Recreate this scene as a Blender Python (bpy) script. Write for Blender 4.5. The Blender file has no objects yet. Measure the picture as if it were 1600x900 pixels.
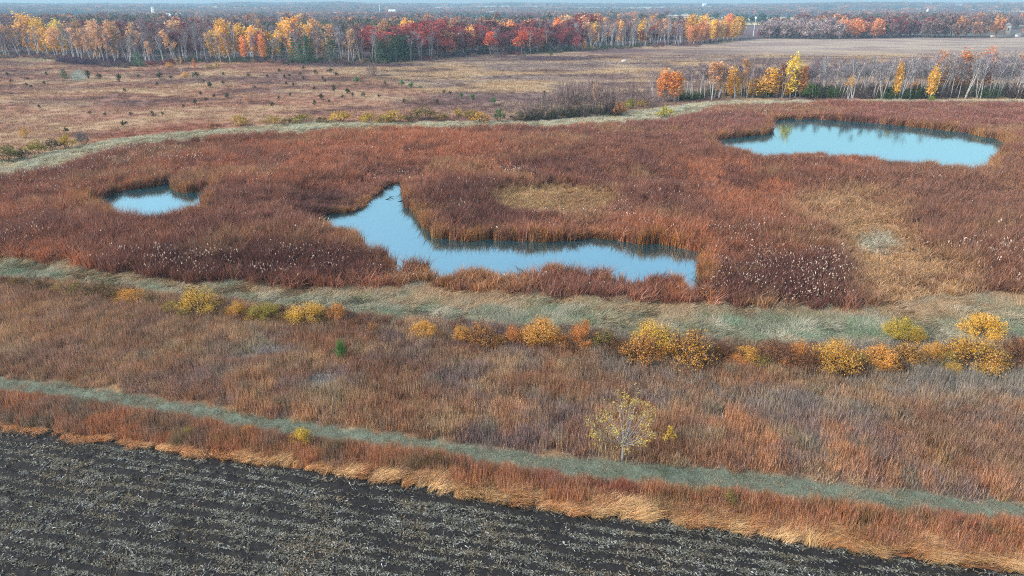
import bpy, math, random
import numpy as np
from mathutils import Vector
C = bpy.context.scene
COL = C.collection
R = math.radians
rng = np.random.default_rng(7)
random.seed(7)

# ------------------------------------------------------------------ camera, sky, sun, exposure
CAM_H, PITCH, FPX = 26.0, R(22.08), 1080.0
cam_data = bpy.data.cameras.new('camera')
cam_data.sensor_width = 36.0
cam_data.lens = 36.0 * FPX / 1600.0
cam_data.clip_start, cam_data.clip_end = 0.5, 40000.0
cam = bpy.data.objects.new('camera', cam_data)
cam.location = (0, 0, CAM_H)
cam.rotation_euler = (math.pi / 2 - PITCH, 0, 0)
COL.objects.link(cam)
C.camera = cam

SUN_EL, SUN_AZ = R(38), R(-105)          # azimuth measured from +Y, positive towards +X
world = bpy.data.worlds.new('World')
C.world = world
world.use_nodes = True
wt = world.node_tree
wt.nodes.clear()
sky = wt.nodes.new('ShaderNodeTexSky')
sky.sky_type = 'NISHITA'
sky.sun_disc = False
sky.sun_elevation = SUN_EL
sky.sun_rotation = SUN_AZ
sky.air_density, sky.dust_density, sky.ozone_density = 1.0, 1.8, 1.0
hs = wt.nodes.new('ShaderNodeHueSaturation')
hs.inputs['Saturation'].default_value = 0.85
bg = wt.nodes.new('ShaderNodeBackground')
bg.inputs['Strength'].default_value = 0.148
wo = wt.nodes.new('ShaderNodeOutputWorld')
wt.links.new(sky.outputs[0], hs.inputs['Color'])
wt.links.new(hs.outputs[0], bg.inputs['Color'])
wt.links.new(bg.outputs[0], wo.inputs['Surface'])

sun_data = bpy.data.lights.new('sun', 'SUN')
sun_data.energy = 1.5
sun_data.angle = R(11)
sun_data.color = (1.0, 0.93, 0.83)
sun = bpy.data.objects.new('sun', sun_data)
d = Vector((math.sin(SUN_AZ) * math.cos(SUN_EL), math.cos(SUN_AZ) * math.cos(SUN_EL), math.sin(SUN_EL)))
sun.rotation_euler = d.to_track_quat('Z', 'Y').to_euler()
sun.location = (-60, -20, 60)
COL.objects.link(sun)

C.view_settings.view_transform = 'Standard'
C.view_settings.look = 'None'
C.view_settings.exposure = 1.04
C.view_settings.gamma = 1.0
C.render.engine = 'CYCLES'
C.cycles.use_denoising = False
C.cycles.max_bounces = 5
C.cycles.diffuse_bounces = 2
C.cycles.glossy_bounces = 2
C.cycles.transmission_bounces = 2
C.cycles.volume_bounces = 0
C.cycles.transparent_max_bounces = 4
C.cycles.caustics_reflective = False
C.cycles.caustics_refractive = False
C.cycles.pixel_filter_type = 'BLACKMAN_HARRIS'
C.cycles.filter_width = 1.1

# ------------------------------------------------------------------ helpers: projection, noise, colour
SP, CP = math.sin(PITCH), math.cos(PITCH)
def ground(u, v, z=0.0):
    """Where the sight line of a photo pixel meets the level z."""
    u = np.asarray(u, float); v = np.asarray(v, float)
    X = u - 800.0
    Y = FPX * CP + (450.0 - v) * SP
    Z = -FPX * SP + (450.0 - v) * CP
    t = (z - CAM_H) / np.minimum(Z, -1e-3)
    return X * t, Y * t
def pixel(x, y, z=0.0):
    x = np.asarray(x, float); y = np.asarray(y, float)
    dz = z - CAM_H
    dep = np.maximum(y * CP - dz * SP, 0.01)
    upv = y * SP + dz * CP
    return 800.0 + FPX * x / dep, 450.0 - FPX * upv / dep
def height_at(u, vb, vt):
    """Height of an upright thing with its base at pixel row vb and its top at row vt."""
    x, y = ground(u, vb)
    k = (450.0 - vt) / FPX
    # upv/dep = k, with dz = z-H
    dz = float(y) * (k * CP - SP) / (CP + k * SP)
    return float(x), float(y), dz + CAM_H
def mpp(y):   # metres per photo pixel sideways at ground distance y
    return (y * CP + CAM_H * SP) / FPX

def _hash(ix, iy, seed):
    n = (ix.astype(np.int64) * 374761393 + iy.astype(np.int64) * 668265263 + seed * 974711) & 0x7fffffff
    n = ((n ^ (n >> 13)) * 1274126177) & 0x7fffffff
    n = (n ^ (n >> 16)) * 1911520717 & 0x7fffffff
    return ((n ^ (n >> 15)) & 0xffff) / 65535.0
def vnoise(x, y, seed=0):
    xi = np.floor(x); yi = np.floor(y)
    fx = x - xi; fy = y - yi
    fx = fx * fx * (3 - 2 * fx); fy = fy * fy * (3 - 2 * fy)
    a = _hash(xi, yi, seed); b = _hash(xi + 1, yi, seed); c = _hash(xi, yi + 1, seed); e = _hash(xi + 1, yi + 1, seed)
    return a + (b - a) * fx + (c - a) * fy + (a - b - c + e) * fx * fy
def fbm(x, y, scale, octv=4, seed=0, gain=0.5):
    x = np.asarray(x, float) / scale; y = np.asarray(y, float) / scale
    s = 0; a = 1.0; t = 0
    for o in range(octv):
        s = s + a * vnoise(x + 17.3 * o, y - 9.1 * o, seed + o * 31); t += a
        x = x * 2.03; y = y * 2.03; a *= gain
    return s / t
def sstep(a, b, x):
    t = np.clip((x - a) / (b - a), 0, 1)
    return t * t * (3 - 2 * t)
def s2l(*c):
    c = np.array(c, float) / 255.0
    return np.where(c <= 0.04045, c / 12.92, ((c + 0.055) / 1.055) ** 2.4)
def lerp(a, b, t):
    t = np.asarray(t)[..., None]
    return a * (1 - t) + b * t
def ell(u, v, cu, cv, ru, rv):
    """soft ellipse mask"""
    q = ((u - cu) / ru) ** 2 + ((v - cv) / rv) ** 2
    return np.clip(1.4 - q, 0, 1)

# ------------------------------------------------------------------ zones of the place (lines traced on the ground plane)
def line(pts):
    p = np.array(pts, float)
    l0 = p[0] + (p[0] - p[1]) / abs(p[0, 0] - p[1, 0]) * 700 * np.array([1, 0.6])
    l1 = p[-1] + (p[-1] - p[-2]) / abs(p[-1, 0] - p[-2, 0]) * 700 * np.array([1, 0.6])
    p = np.vstack([l0, p, l1])
    return lambda u: np.interp(u, p[:, 0], p[:, 1])
L_wood = line([(0, 88), (60, 89), (110, 92), (160, 101), (215, 103), (300, 97), (400, 96), (480, 98), (600, 98), (680, 92), (740, 85), (820, 84), (900, 79), (1000, 73), (1090, 70), (1140, 64), (1200, 61), (1300, 62), (1420, 59), (1500, 60), (1600, 59)])
L_green_far_a = line([(0, 252), (60, 243), (110, 232), (180, 218), (260, 209), (340, 204), (420, 196), (500, 191), (640, 192), (760, 191), (860, 190), (960, 178), (1040, 168), (1100, 160), (1300, 157), (1600, 157)])
L_green_far_b = line([(0, 272), (60, 262), (110, 250), (180, 232), (260, 219), (340, 210), (400, 207), (500, 200), (620, 195), (760, 194), (860, 193), (960, 187), (1040, 183), (1095, 172), (1130, 160), (1300, 157), (1600, 157)])
L_reed = line([(0, 400), (100, 414), (200, 433), (300, 444), (420, 450), (550, 454), (650, 452), (760, 458), (900, 468), (1050, 478), (1200, 487), (1330, 487), (1400, 474), (1500, 466), (1600, 460)])
L_green = line([(0, 440), (100, 447), (200, 460), (300, 470), (420, 484), (560, 497), (720, 508), (900, 520), (1050, 532), (1200, 545), (1330, 546), (1450, 546), (1600, 545)])
L_path_a = line([(0, 588), (100, 597), (200, 612), (300, 630), (400, 648), (500, 663), (600, 675), (700, 690), (800, 704), (900, 714), (1000, 722), (1100, 730), (1200, 741), (1300, 752), (1400, 765), (1500, 777), (1600, 786)])
L_path_b = line([(0, 611), (100, 622), (200, 637), (300, 654), (400, 672), (500, 686), (600, 697), (700, 712), (800, 731), (900, 744), (1000, 755), (1100, 763), (1200, 773), (1300, 784), (1400, 795), (1500, 805), (1600, 812)])
L_field = line([(0, 668), (130, 688), (330, 712), (530, 743), (700, 772), (900, 803), (1080, 823), (1250, 848), (1420, 872), (1600, 892)])

ZR = 1.55      # reed tops hide the near shore: those points are traced on this level
def shore(far, near):
    pts = [ground(u, v, 0.0) for u, v in far] + [ground(u, v, ZR) for u, v in near]
    return np.array([(float(a), float(b)) for a, b in pts])
POND_MID = shore(
    [(492, 337), (530, 333), (550, 330), (570, 319), (585, 305), (595, 296), (605, 291), (620, 287), (635, 285), (632, 300), (634, 312), (640, 322), (650, 333), (660, 345), (668, 357), (680, 365), (690, 371), (720, 376), (760, 375), (800, 376), (850, 379), (900, 375), (920, 372), (960, 375), (1000, 381), (1030, 379), (1050, 383), (1062, 389), (1085, 393), (1106, 392), (1101, 402), (1100, 425)],
    [(1097, 444), (1082, 440), (1070, 427), (1060, 418), (1045, 418), (1030, 423), (1005, 430), (985, 432), (960, 425), (945, 418), (920, 413), (895, 411), (860, 410), (840, 412), (820, 417), (800, 420), (770, 418), (745, 413), (722, 417), (700, 425), (690, 424), (680, 418), (665, 411), (655, 405), (640, 402), (615, 402), (605, 395), (598, 388), (590, 382), (572, 378), (562, 375), (561, 362), (558, 352), (540, 348), (525, 347), (512, 344)])
POND_LEFT = shore(
    [(118, 313), (150, 312), (165, 306), (180, 300), (200, 297), (230, 294), (250, 289), (262, 284), (272, 287), (279, 299), (290, 302), (310, 299), (338, 294)],
    [(313, 317), (309, 321), (290, 325), (270, 330), (250, 335), (235, 339), (215, 338), (195, 335), (180, 331), (168, 326), (163, 318), (140, 313)])
POND_FAR = shore(
    [(1110, 219), (1150, 214), (1190, 211), (1208, 205), (1200, 196), (1206, 188), (1230, 186), (1275, 186), (1320, 189), (1360, 192), (1400, 196), (1440, 200), (1480, 204), (1510, 208), (1540, 214), (1562, 219), (1576, 226)],
    [(1562, 236), (1556, 250), (1545, 257), (1520, 258), (1480, 256), (1440, 252), (1400, 251), (1380, 250), (1368, 243), (1340, 240), (1300, 236), (1280, 234), (1250, 234), (1225, 241), (1200, 243), (1175, 240), (1160, 233), (1130, 226)])
PONDS = [POND_MID, POND_LEFT, POND_FAR]
def jag(P, amp, seed):
    """finer, uneven shore"""
    out = []
    n = len(P)
    for i in range(n):
        a, b = P[i], P[(i + 1) % n]
        L = np.hypot(*(b - a)); m = max(1, int(L / 0.7))
        for k in range(m):
            out.append(a + (b - a) * k / m)
    out = np.array(out)
    out[:, 0] += (fbm(out[:, 0], out[:, 1], 2.2, 3, seed) - .5) * amp
    out[:, 1] += (fbm(out[:, 0], out[:, 1], 2.2, 3, seed + 5) - .5) * amp
    return out
PONDS = [jag(PONDS[0], 1.6, 3), jag(PONDS[1], 1.6, 4), jag(PONDS[2], 2.6, 5)]
def inside(P, x, y):
    r = np.zeros(x.shape, bool)
    mnx, mny = P.min(0); mxx, mxy = P.max(0)
    k = np.where((x >= mnx) & (x <= mxx) & (y >= mny) & (y <= mxy))[0]
    if not len(k): return r
    px, py = x[k], y[k]; c = np.zeros(len(k), bool)
    j = len(P) - 1
    for i in range(len(P)):
        xi, yi = P[i]; xj, yj = P[j]
        if yi != yj:
            m = ((yi > py) != (yj > py)) & (px < (xj - xi) * (py - yi) / (yj - yi) + xi)
            c ^= m
        j = i
    r[k] = c
    return r
def shore_dist(x, y):
    best = np.full(x.shape, 1e3)
    for P in PONDS:
        k = np.where((x > P[:, 0].min() - 6) & (x < P[:, 0].max() + 6) & (y > P[:, 1].min() - 6) & (y < P[:, 1].max() + 6))[0]
        if len(k):
            dd = np.min(np.hypot(x[k, None] - P[None, ::2, 0], y[k, None] - P[None, ::2, 1]), 1)
            best[k] = np.minimum(best[k], dd)
    return best
def hill(x, y):
    r = np.hypot(x, y)
    a = np.arctan2(x, np.maximum(y, 1))
    n = fbm(a * 9, r / 2600.0, 1.0, 3, 61)
    far = sstep(2200, 5200, r) * (22 + 30 * n)
    roll = sstep(2300, 3600, r) * 6 * (fbm(x, y, 1300, 3, 62) - .4)
    return far + roll

# palettes: colours of dry plants, soil, leaves
REED = s2l(147, 99, 75); REED_O = s2l(176, 113, 76); REED_D = s2l(118, 80, 70); REED_M = s2l(150, 106, 86); REED_T = s2l(168, 136, 98)
def reed_colour(x, y):
    u, v = pixel(x, y)
    dz = rng.normal(0, .05, len(x))
    n1 = fbm(x, y, 16, 4, 11) + dz; n2 = fbm(x, y, 6, 4, 12) - dz; n3 = fbm(x, y, 30, 3, 13) + dz
    c = lerp(REED[None] * np.ones((len(x), 1)), REED_O, sstep(.52, .68, n1))
    c = lerp(c, REED_D, sstep(.52, .7, n2) * .7)
    c = lerp(c, REED_M, sstep(.5, .7, n3) * .6)
    o = ell(u, v, 590, 235, 260, 30) + ell(u, v, 460, 280, 130, 20) + ell(u, v, 280, 265, 110, 18)
    c = lerp(c, REED_O * 1.08, np.clip(o, 0, 1) * .75 * sstep(.35, .6, n2))
    dk = ell(u, v, 1250, 450, 150, 42) + ell(u, v, 420, 420, 240, 30) + ell(u, v, 740, 330, 90, 45) * .8 + ell(u, v, 510, 325, 60, 25)
    c = lerp(c, s2l(100, 68, 62), np.clip(dk, 0, 1) * .8)
    m = sstep(250, 190, v) * sstep(760, 1000, u)
    c = lerp(c, s2l(150, 102, 88), m * .7)
    r = sstep(1220, 1400, u) * sstep(230, 280, v)
    c = lerp(c, s2l(142, 104, 82), r * .6)
    t = ell(u, v, 866, 317, 94, 23)
    t2 = ell(u, v, 1325, 335, 95, 36) * .85 + ell(u, v, 1370, 388, 70, 36) + ell(u, v, 1430, 445, 100, 46)
    t2 = np.clip(t2, 0, 1) * sstep(.12, .42, n2)
    c = lerp(c, s2l(176, 144, 96), np.clip(t * 1.5, 0, 1) * .95)
    c = lerp(c, s2l(184, 148, 102), t2 * .9)
    c = lerp(c, s2l(164, 126, 88), sstep(.62, .72, fbm(x, y, 11, 4, 17) + dz) * .7)
    c = lerp(c, s2l(178, 168, 142), ell(u, v, 1370, 382, 32, 18) * sstep(.45, .6, n2))
    tm = ell(u, v, 730, 450, 110, 20)
    c = lerp(c, s2l(180, 132, 84), tm * .7 * sstep(.4, .6, n2))
    return c
def short_reed(x, y):
    """1 where the marsh carries low sedge instead of tall reed"""
    u, v = pixel(x, y)
    return np.clip(np.clip(ell(u, v, 866, 317, 94, 23) * 1.5, 0, 1) + ell(u, v, 1370, 388, 66, 38) + .6 * ell(u, v, 1330, 335, 80, 34) + .8 * ell(u, v, 1425, 445, 90, 44), 0, 1)
PR_RUST = s2l(170, 126, 92); PR_MAUVE = s2l(152, 128, 118); PR_TAN = s2l(194, 162, 118); PR_GREY = s2l(150, 146, 134); PR_BRN = s2l(140, 106, 84)
def prairie_colour(x, y):
    u, v = pixel(x, y)
    dz = rng.normal(0, .10, len(x))
    n1 = fbm(x, y, 4.5, 4, 21) + dz; n2 = fbm(x, y, 2.0, 3, 22) - dz * .8; n3 = fbm(x, y, 9, 3, 23) + rng.normal(0, .06, len(x))
    c = lerp(PR_RUST[None] * np.ones((len(x), 1)), PR_MAUVE, sstep(.42, .62, n1))
    c = lerp(c, PR_TAN, sstep(.48, .66, n2) * .75)
    c = lerp(c, s2l(146, 146, 124), sstep(.6, .72, fbm(x, y, 1.4, 3, 25) + rng.normal(0, .08, len(x))) * .6)
    c = lerp(c, s2l(200, 142, 92), sstep(.6, .7, fbm(x, y, 2.6, 3, 26) + rng.normal(0, .08, len(x))) * sstep(560, 680, v) * .7)
    c = lerp(c, PR_BRN, sstep(.5, .7, n3) * .5)
    g = sstep(650, 1150, u) * sstep(700, 590, v)
    c = lerp(c, PR_GREY, g * sstep(.3, .6, n1) * .8)
    g2 = ell(u, v, 505, 596, 26, 15) + ell(u, v, 60, 505, 25, 6) + ell(u, v, 385, 560, 20, 8) + ell(u, v, 430, 555, 40, 6)
    c = lerp(c, s2l(160, 158, 152), np.clip(g2, 0, 1) * .8)
    lft = sstep(500, 100, u)
    c = lerp(c, s2l(190, 146, 100), lft * .35)
    return c
ME_PINK = s2l(162, 124, 100); ME_MAUVE = s2l(124, 98, 92); ME_TAN = s2l(176, 148, 112); ME_GREY = s2l(150, 130, 116)
def meadow_colour(x, y):
    u, v = pixel(x, y)
    dz = rng.normal(0, .03, len(x))
    n1 = fbm(x * .7, y, 22, 5, 31) + dz; n2 = fbm(x * .6, y, 11, 4, 32) + dz; n3 = fbm(x, y, 70, 4, 33) + dz
    west = sstep(40, -40, (u - np.interp(v, [100, 115, 165, 200], [480, 550, 750, 820])))
    c0 = lerp(ME_GREY[None] * np.ones((len(x), 1)), ME_TAN, sstep(.42, .62, n1))
    c1 = lerp(ME_PINK[None] * np.ones((len(x), 1)), ME_TAN, sstep(.5, .7, n1) * .55)
    c1 = lerp(c1, s2l(180, 130, 98), sstep(.45, .7, n2) * .5)
    c = lerp(c0, c1, west)
    c = lerp(c, ME_MAUVE, sstep(.5, .64, n3) * .7)
    c = lerp(c, ME_MAUVE * .7, sstep(.58, .7, n2) * .7)
    c = lerp(c, s2l(196, 172, 132), sstep(.44, .34, n2) * .5)
    c = lerp(c, s2l(94, 74, 80), np.clip(ell(u, v, 165, 97, 75, 7) + ell(u, v, 20, 100, 40, 4) * .6 + ell(u, v, 880, 92, 60, 4) + ell(u, v, 560, 101, 120, 4) + ell(u, v, 760, 92, 120, 5) * .7 + ell(u, v, 960, 79, 160, 3) * .7, 0, 1) * .85)
    c = lerp(c, s2l(112, 94, 92), np.clip(ell(u, v, 1120, 82, 70, 4) + ell(u, v, 1180, 97, 60, 5) + ell(u, v, 900, 100, 40, 3) * .5 + ell(u, v, 120, 160, 120, 8) * .5 + ell(u, v, 60, 138, 80, 5) * .5, 0, 1) * .7)
    c = lerp(c, s2l(120, 92, 88), np.clip(ell(u, v, 450, 117, 45, 6), 0, 1) * .7)
    pale = sstep(1080, 1200, u) * sstep(88, 76, v)
    c = lerp(c, lerp(np.tile(s2l(178, 162, 142), (len(x), 1)), s2l(150, 132, 122), sstep(.45, .65, fbm(x * .5, y, 16, 4, 35))), pale * .9)
    c = lerp(c, s2l(170, 160, 126), np.clip(ell(u, v, 60, 94, 45, 3), 0, 1) * .7)
    c = lerp(c, s2l(150, 156, 140), np.clip(ell(u, v, 122, 118, 14, 9), 0, 1) * .9)
    # damp brown edge above the far green strip
    e = sstep(26, 4, L_green_far_a(u) - v) * sstep(90, 200, u) * sstep(400, 300, u)
    c = lerp(c, s2l(140, 84, 62), e * .8)
    return c
BA_TEAL = s2l(146, 148, 122); BA_PALE = s2l(188, 182, 158); BA_TAN = s2l(180, 152, 114); BA_GRN = s2l(104, 138, 106)
def band_colour(x, y):
    u, v = pixel(x, y)
    dz = rng.normal(0, .07, len(x))
    n1 = fbm(x, y, 2.6, 4, 41) + dz; n2 = fbm(x, y, 1.5, 3, 42) - dz; n3 = fbm(x, y, 5, 3, 43) + dz
    c = lerp(BA_TEAL[None] * np.ones((len(x), 1)), BA_PALE, sstep(.45, .65, n1) * .85)
    c = lerp(c, BA_GRN, sstep(.56, .72, n2) * .7)
    t = sstep(26, 0, v - L_reed(u)) * .9 + sstep(.5, .66, n3) * .8 + sstep(1320, 1480, u) * sstep(536, 480, v) * .7
    t = t + np.clip(ell(u, v, 760, 462, 140, 24), 0, 1) * .5 + np.clip(ell(u, v, 1430, 480, 90, 30), 0, 1) * .5
    c = lerp(c, BA_TAN, np.clip(t, 0, 1) * sstep(.3, .55, n2 * .5 + n1 * .5))
    return c
def verge_colour(x, y):
    u, v = pixel(x, y)
    dz = rng.normal(0, .07, len(x))
    n1 = fbm(x, y, 2.2, 4, 51) + dz; n2 = fbm(x, y, 1.2, 3, 52) - dz
    c = lerp(s2l(184, 128, 86)[None] * np.ones((len(x), 1)), s2l(158, 124, 98), sstep(.45, .62, n1))
    c = lerp(c, s2l(142, 128, 118), sstep(.5, .68, n2) * sstep(420, 150, u) * .9)
    c = lerp(c, s2l(118, 116, 78), sstep(.58, .7, n2) * .55)
    c = lerp(c, s2l(176, 104, 76), sstep(.55, .7, n1) * sstep(500, 900, u) * .8)
    return c

# ------------------------------------------------------------------ mesh + material helpers
def mkmesh(name, V, faces, attrs=None):
    me = bpy.data.meshes.new(name)
    V = np.asarray(V, np.float32)
    me.vertices.add(len(V)); me.vertices.foreach_set('co', V.ravel())
    loops, starts, pos = [], [], 0
    for F in faces:
        F = np.asarray(F, np.int32)
        if not len(F): continue
        k = F.shape[1]
        loops.append(F.ravel()); starts.append(pos + np.arange(len(F)) * k); pos += F.size
    if loops:
        loops = np.concatenate(loops); starts = np.concatenate(starts)
        me.loops.add(len(loops)); me.loops.foreach_set('vertex_index', loops.astype(np.int32))
        me.polygons.add(len(starts)); me.polygons.foreach_set('loop_start', starts.astype(np.int32))
    for k, (typ, arr) in (attrs or {}).items():
        a = me.attributes.new(k, typ, 'POINT')
        a.data.foreach_set({'FLOAT': 'value', 'INT': 'value', 'FLOAT_VECTOR': 'vector', 'FLOAT_COLOR': 'color'}[typ], np.ascontiguousarray(arr, np.int32 if typ == 'INT' else np.float32).ravel())
    me.update(calc_edges=True)
    return me
class Geo:
    """collects vertices, triangles, quads and one random value per piece"""
    def __init__(s): s.V, s.T, s.Q, s.r, s.n = [], [], [], [], 0
    def add(s, V, T=None, Q=None, r=0.5):
        V = np.asarray(V, float).reshape(-1, 3)
        if T is not None and len(T): s.T.append(np.asarray(T) + s.n)
        if Q is not None and len(Q): s.Q.append(np.asarray(Q) + s.n)
        s.V.append(V); s.r.append(np.broadcast_to(np.asarray(r, float), (len(V),))); s.n += len(V)
    def tube(s, pts, rad, k=4, r=0.5):
        pts = np.asarray(pts, float); m = len(pts)
        t = np.gradient(pts, axis=0); t /= np.linalg.norm(t, axis=1)[:, None] + 1e-9
        up = np.where(np.abs(t[:, 2:3]) > .9, np.array([[1., 0, 0]]), np.array([[0, 0, 1.]]))
        a = np.cross(t, up); a /= np.linalg.norm(a, axis=1)[:, None] + 1e-9
        b = np.cross(t, a)
        th = np.arange(k) * 2 * np.pi / k
        V = pts[:, None] + (a[:, None] * np.cos(th)[None, :, None] + b[:, None] * np.sin(th)[None, :, None]) * np.asarray(rad)[:, None, None]
        Q = [(i * k + j, i * k + (j + 1) % k, (i + 1) * k + (j + 1) % k, (i + 1) * k + j) for i in range(m - 1) for j in range(k)]
        s.add(V.reshape(-1, 3), None, Q, r)
    def blades(s, base, head, h, lean, width, curl=1.6, r=None, flat=None):
        """grass blades: strip of one quad and one tip triangle; head = heading of the lean"""
        n = len(base)
        dx, dy = np.cos(head), np.sin(head)
        wa = rng.uniform(0, np.pi, n)
        wx, wy = np.cos(wa) * width / 2, np.sin(wa) * width / 2
        mid = base + np.c_[dx * lean * .38, dy * lean * .38, h * .58]
        tip = base + np.c_[dx * lean * 1.0 * curl / 1.6, dy * lean * curl / 1.6, h]
        W = np.c_[wx, wy, np.zeros(n)]
        V = np.stack([base - W, base + W, mid + W * .85, mid - W * .85, tip], 1).reshape(-1, 3)
        i = np.arange(n)[:, None] * 5
        rr = np.repeat(rng.uniform(0, 1, n) if r is None else r, 5)
        s.add(V, i + np.array([[3, 2, 4]]), i + np.array([[0, 1, 2, 3]]), rr)
    def leaves(s, P, size, r=None, droop=0.0, quad=False):
        n = len(P)
        d1 = rng.normal(size=(n, 3)); d1[:, 2] -= droop; d1 /= np.linalg.norm(d1, axis=1)[:, None]
        d2 = np.cross(d1, rng.normal(size=(n, 3))); d2 /= np.linalg.norm(d2, axis=1)[:, None] + 1e-9
        sz = np.asarray(size) * rng.uniform(.6, 1.35, n)
        a = d1 * sz[:, None]; b = d2 * sz[:, None] * .55
        rr = rng.uniform(0, 1, n) if r is None else r
        if quad:
            V = np.stack([P - a, P + b, P + a, P - b], 1).reshape(-1, 3)
            s.add(V, None, np.arange(n)[:, None] * 4 + np.array([[0, 1, 2, 3]]), np.repeat(rr, 4))
        else:
            V = np.stack([P - a * .6 - b, P - a * .6 + b, P + a], 1).reshape(-1, 3)
            s.add(V, np.arange(n)[:, None] * 3 + np.array([[0, 1, 2]]), None, np.repeat(rr, 3))
    def arrays(s):
        V = np.concatenate(s.V) if s.V else np.zeros((0, 3))
        T = np.concatenate(s.T) if s.T else np.zeros((0, 3), int)
        Q = np.concatenate(s.Q) if s.Q else np.zeros((0, 4), int)
        r = np.concatenate(s.r) if s.r else np.zeros(0)
        return V, T, Q, r
    def mesh(s, name):
        V, T, Q, r = s.arrays()
        return mkmesh(name, V, [T, Q], {'rnd': ('FLOAT', r)})

class NT:
    def __init__(s, m):
        s.m = m; m.use_nodes = True; s.t = m.node_tree; s.t.nodes.clear()
    def n(s, typ, **kw):
        x = s.t.nodes.new('ShaderNode' + typ)
        for k, v in kw.items(): setattr(x, k, v)
        return x
    def l(s, a, b): s.t.links.new(a, b)
    def math(s, op, a, b=None, c=None):
        x = s.n('Math', operation=op)
        for i, q in enumerate((a, b, c)):
            if q is None: continue
            if isinstance(q, (int, float)): x.inputs[i].default_value = q
            else: s.l(q, x.inputs[i])
        return x.outputs[0]
    def mul(s, col, fac):
        x = s.n('VectorMath', operation='SCALE'); s.l(col, x.inputs[0])
        if isinstance(fac, (int, float)): x.inputs['Scale'].default_value = fac
        else: s.l(fac, x.inputs['Scale'])
        return x.outputs[0]
    def noise(s, scale, detail=3, rough=.55, vec=None):
        x = s.n('TexNoise'); x.inputs['Scale'].default_value = scale; x.inputs['Detail'].default_value = detail; x.inputs['Roughness'].default_value = rough
        if vec is not None: s.l(vec, x.inputs['Vector'])
        return x.outputs[0]
def mat_plant(name, source, trans=.25, lo=.55, hi=1.4, hue=.03, gain=1.0):
    """leafy or grassy matter; source 'inst' reads the tint of a scattered plant, 'obj' the colour of the plant object, else a fixed colour"""
    m = bpy.data.materials.new(name); N = NT(m)
    if source == 'inst':
        a = N.n('Attribute', attribute_type='INSTANCER', attribute_name='tint'); col = a.outputs['Color']
    elif source == 'obj':
        col = N.n('ObjectInfo').outputs['Color']
    else:
        x = N.n('RGB'); x.outputs[0].default_value = (*source, 1); col = x.outputs[0]
    r = N.n('Attribute', attribute_type='GEOMETRY', attribute_name='rnd').outputs['Fac']
    f = N.math('MULTIPLY_ADD', r, (hi - lo) * gain, lo * gain)
    hsv = N.n('HueSaturation')
    N.l(N.math('MULTIPLY_ADD', N.math('FRACT', N.math('MULTIPLY', r, 7.31)), hue * 2, .5 - hue), hsv.inputs['Hue'])
    N.l(N.math('MULTIPLY_ADD', N.math('FRACT', N.math('MULTIPLY', r, 13.7)), .4, .72), hsv.inputs['Saturation'])
    N.l(col, hsv.inputs['Color'])
    c = N.mul(hsv.outputs[0], f)
    db = N.n('BsdfDiffuse'); N.l(c, db.inputs['Color'])
    out = N.n('OutputMaterial')
    if trans:
        tb = N.n('BsdfTranslucent'); N.l(c, tb.inputs['Color'])
        mx = N.n('MixShader'); mx.inputs[0].default_value = trans
        N.l(db.outputs[0], mx.inputs[1]); N.l(tb.outputs[0], mx.inputs[2]); N.l(mx.outputs[0], out.inputs['Surface'])
    else:
        N.l(db.outputs[0], out.inputs['Surface'])
    return m
def mat_solid(name, col, rough=.8, nscale=3.0, var=.35, spec=.3):
    m = bpy.data.materials.new(name); N = NT(m)
    p = N.n('BsdfPrincipled'); p.inputs['Roughness'].default_value = rough; p.inputs['Specular IOR Level'].default_value = spec
    x = N.n('RGB'); x.outputs[0].default_value = (*col, 1)
    geo = N.n('NewGeometry')
    f = N.math('MULTIPLY_ADD', N.noise(nscale, 4, .6, geo.outputs['Position']), var * 2, 1 - var)
    N.l(N.mul(x.outputs[0], f), p.inputs['Base Color'])
    o = N.n('OutputMaterial'); N.l(p.outputs[0], o.inputs['Surface'])
    return m
M_GRASS = mat_plant('dry_grass', 'inst', .25, .5, 1.5, .012, 1.15)
M_LEAF = mat_plant('autumn_leaf', 'obj', .3, .68, 1.32, .02, 1.15)
M_FOREST = mat_plant('distant_foliage', 'inst', .2, .6, 1.4, .02, 1.2)
M_BIRCH = mat_solid('birch_bark', (.6, .57, .53), .8, 2.5, .35)
M_BARK = mat_solid('grey_bark', (.2, .165, .14), .9, 4, .35)
M_TWIG = mat_plant('bare_twigs', 'obj', 0, .6, 1.4, .02, 1.15)

def put(name, me, mat, parent=None, loc=(0, 0, 0), rz=0.0, sc=1.0):
    o = bpy.data.objects.new(name, me)
    if mat is not None and me is not None and not me.materials: me.materials.append(mat)
    COL.objects.link(o)
    o.location = loc; o.rotation_euler = (0, 0, rz)
    o.scale = (sc, sc, sc) if isinstance(sc, (int, float)) else sc
    if parent is not None: o.parent = parent
    return o
def tag(o, label=None, cat=None, group=None, kind=None):
    if label: o['label'] = label
    if cat: o['category'] = cat
    if group: o['group'] = group
    if kind: o['kind'] = kind
    return o

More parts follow.
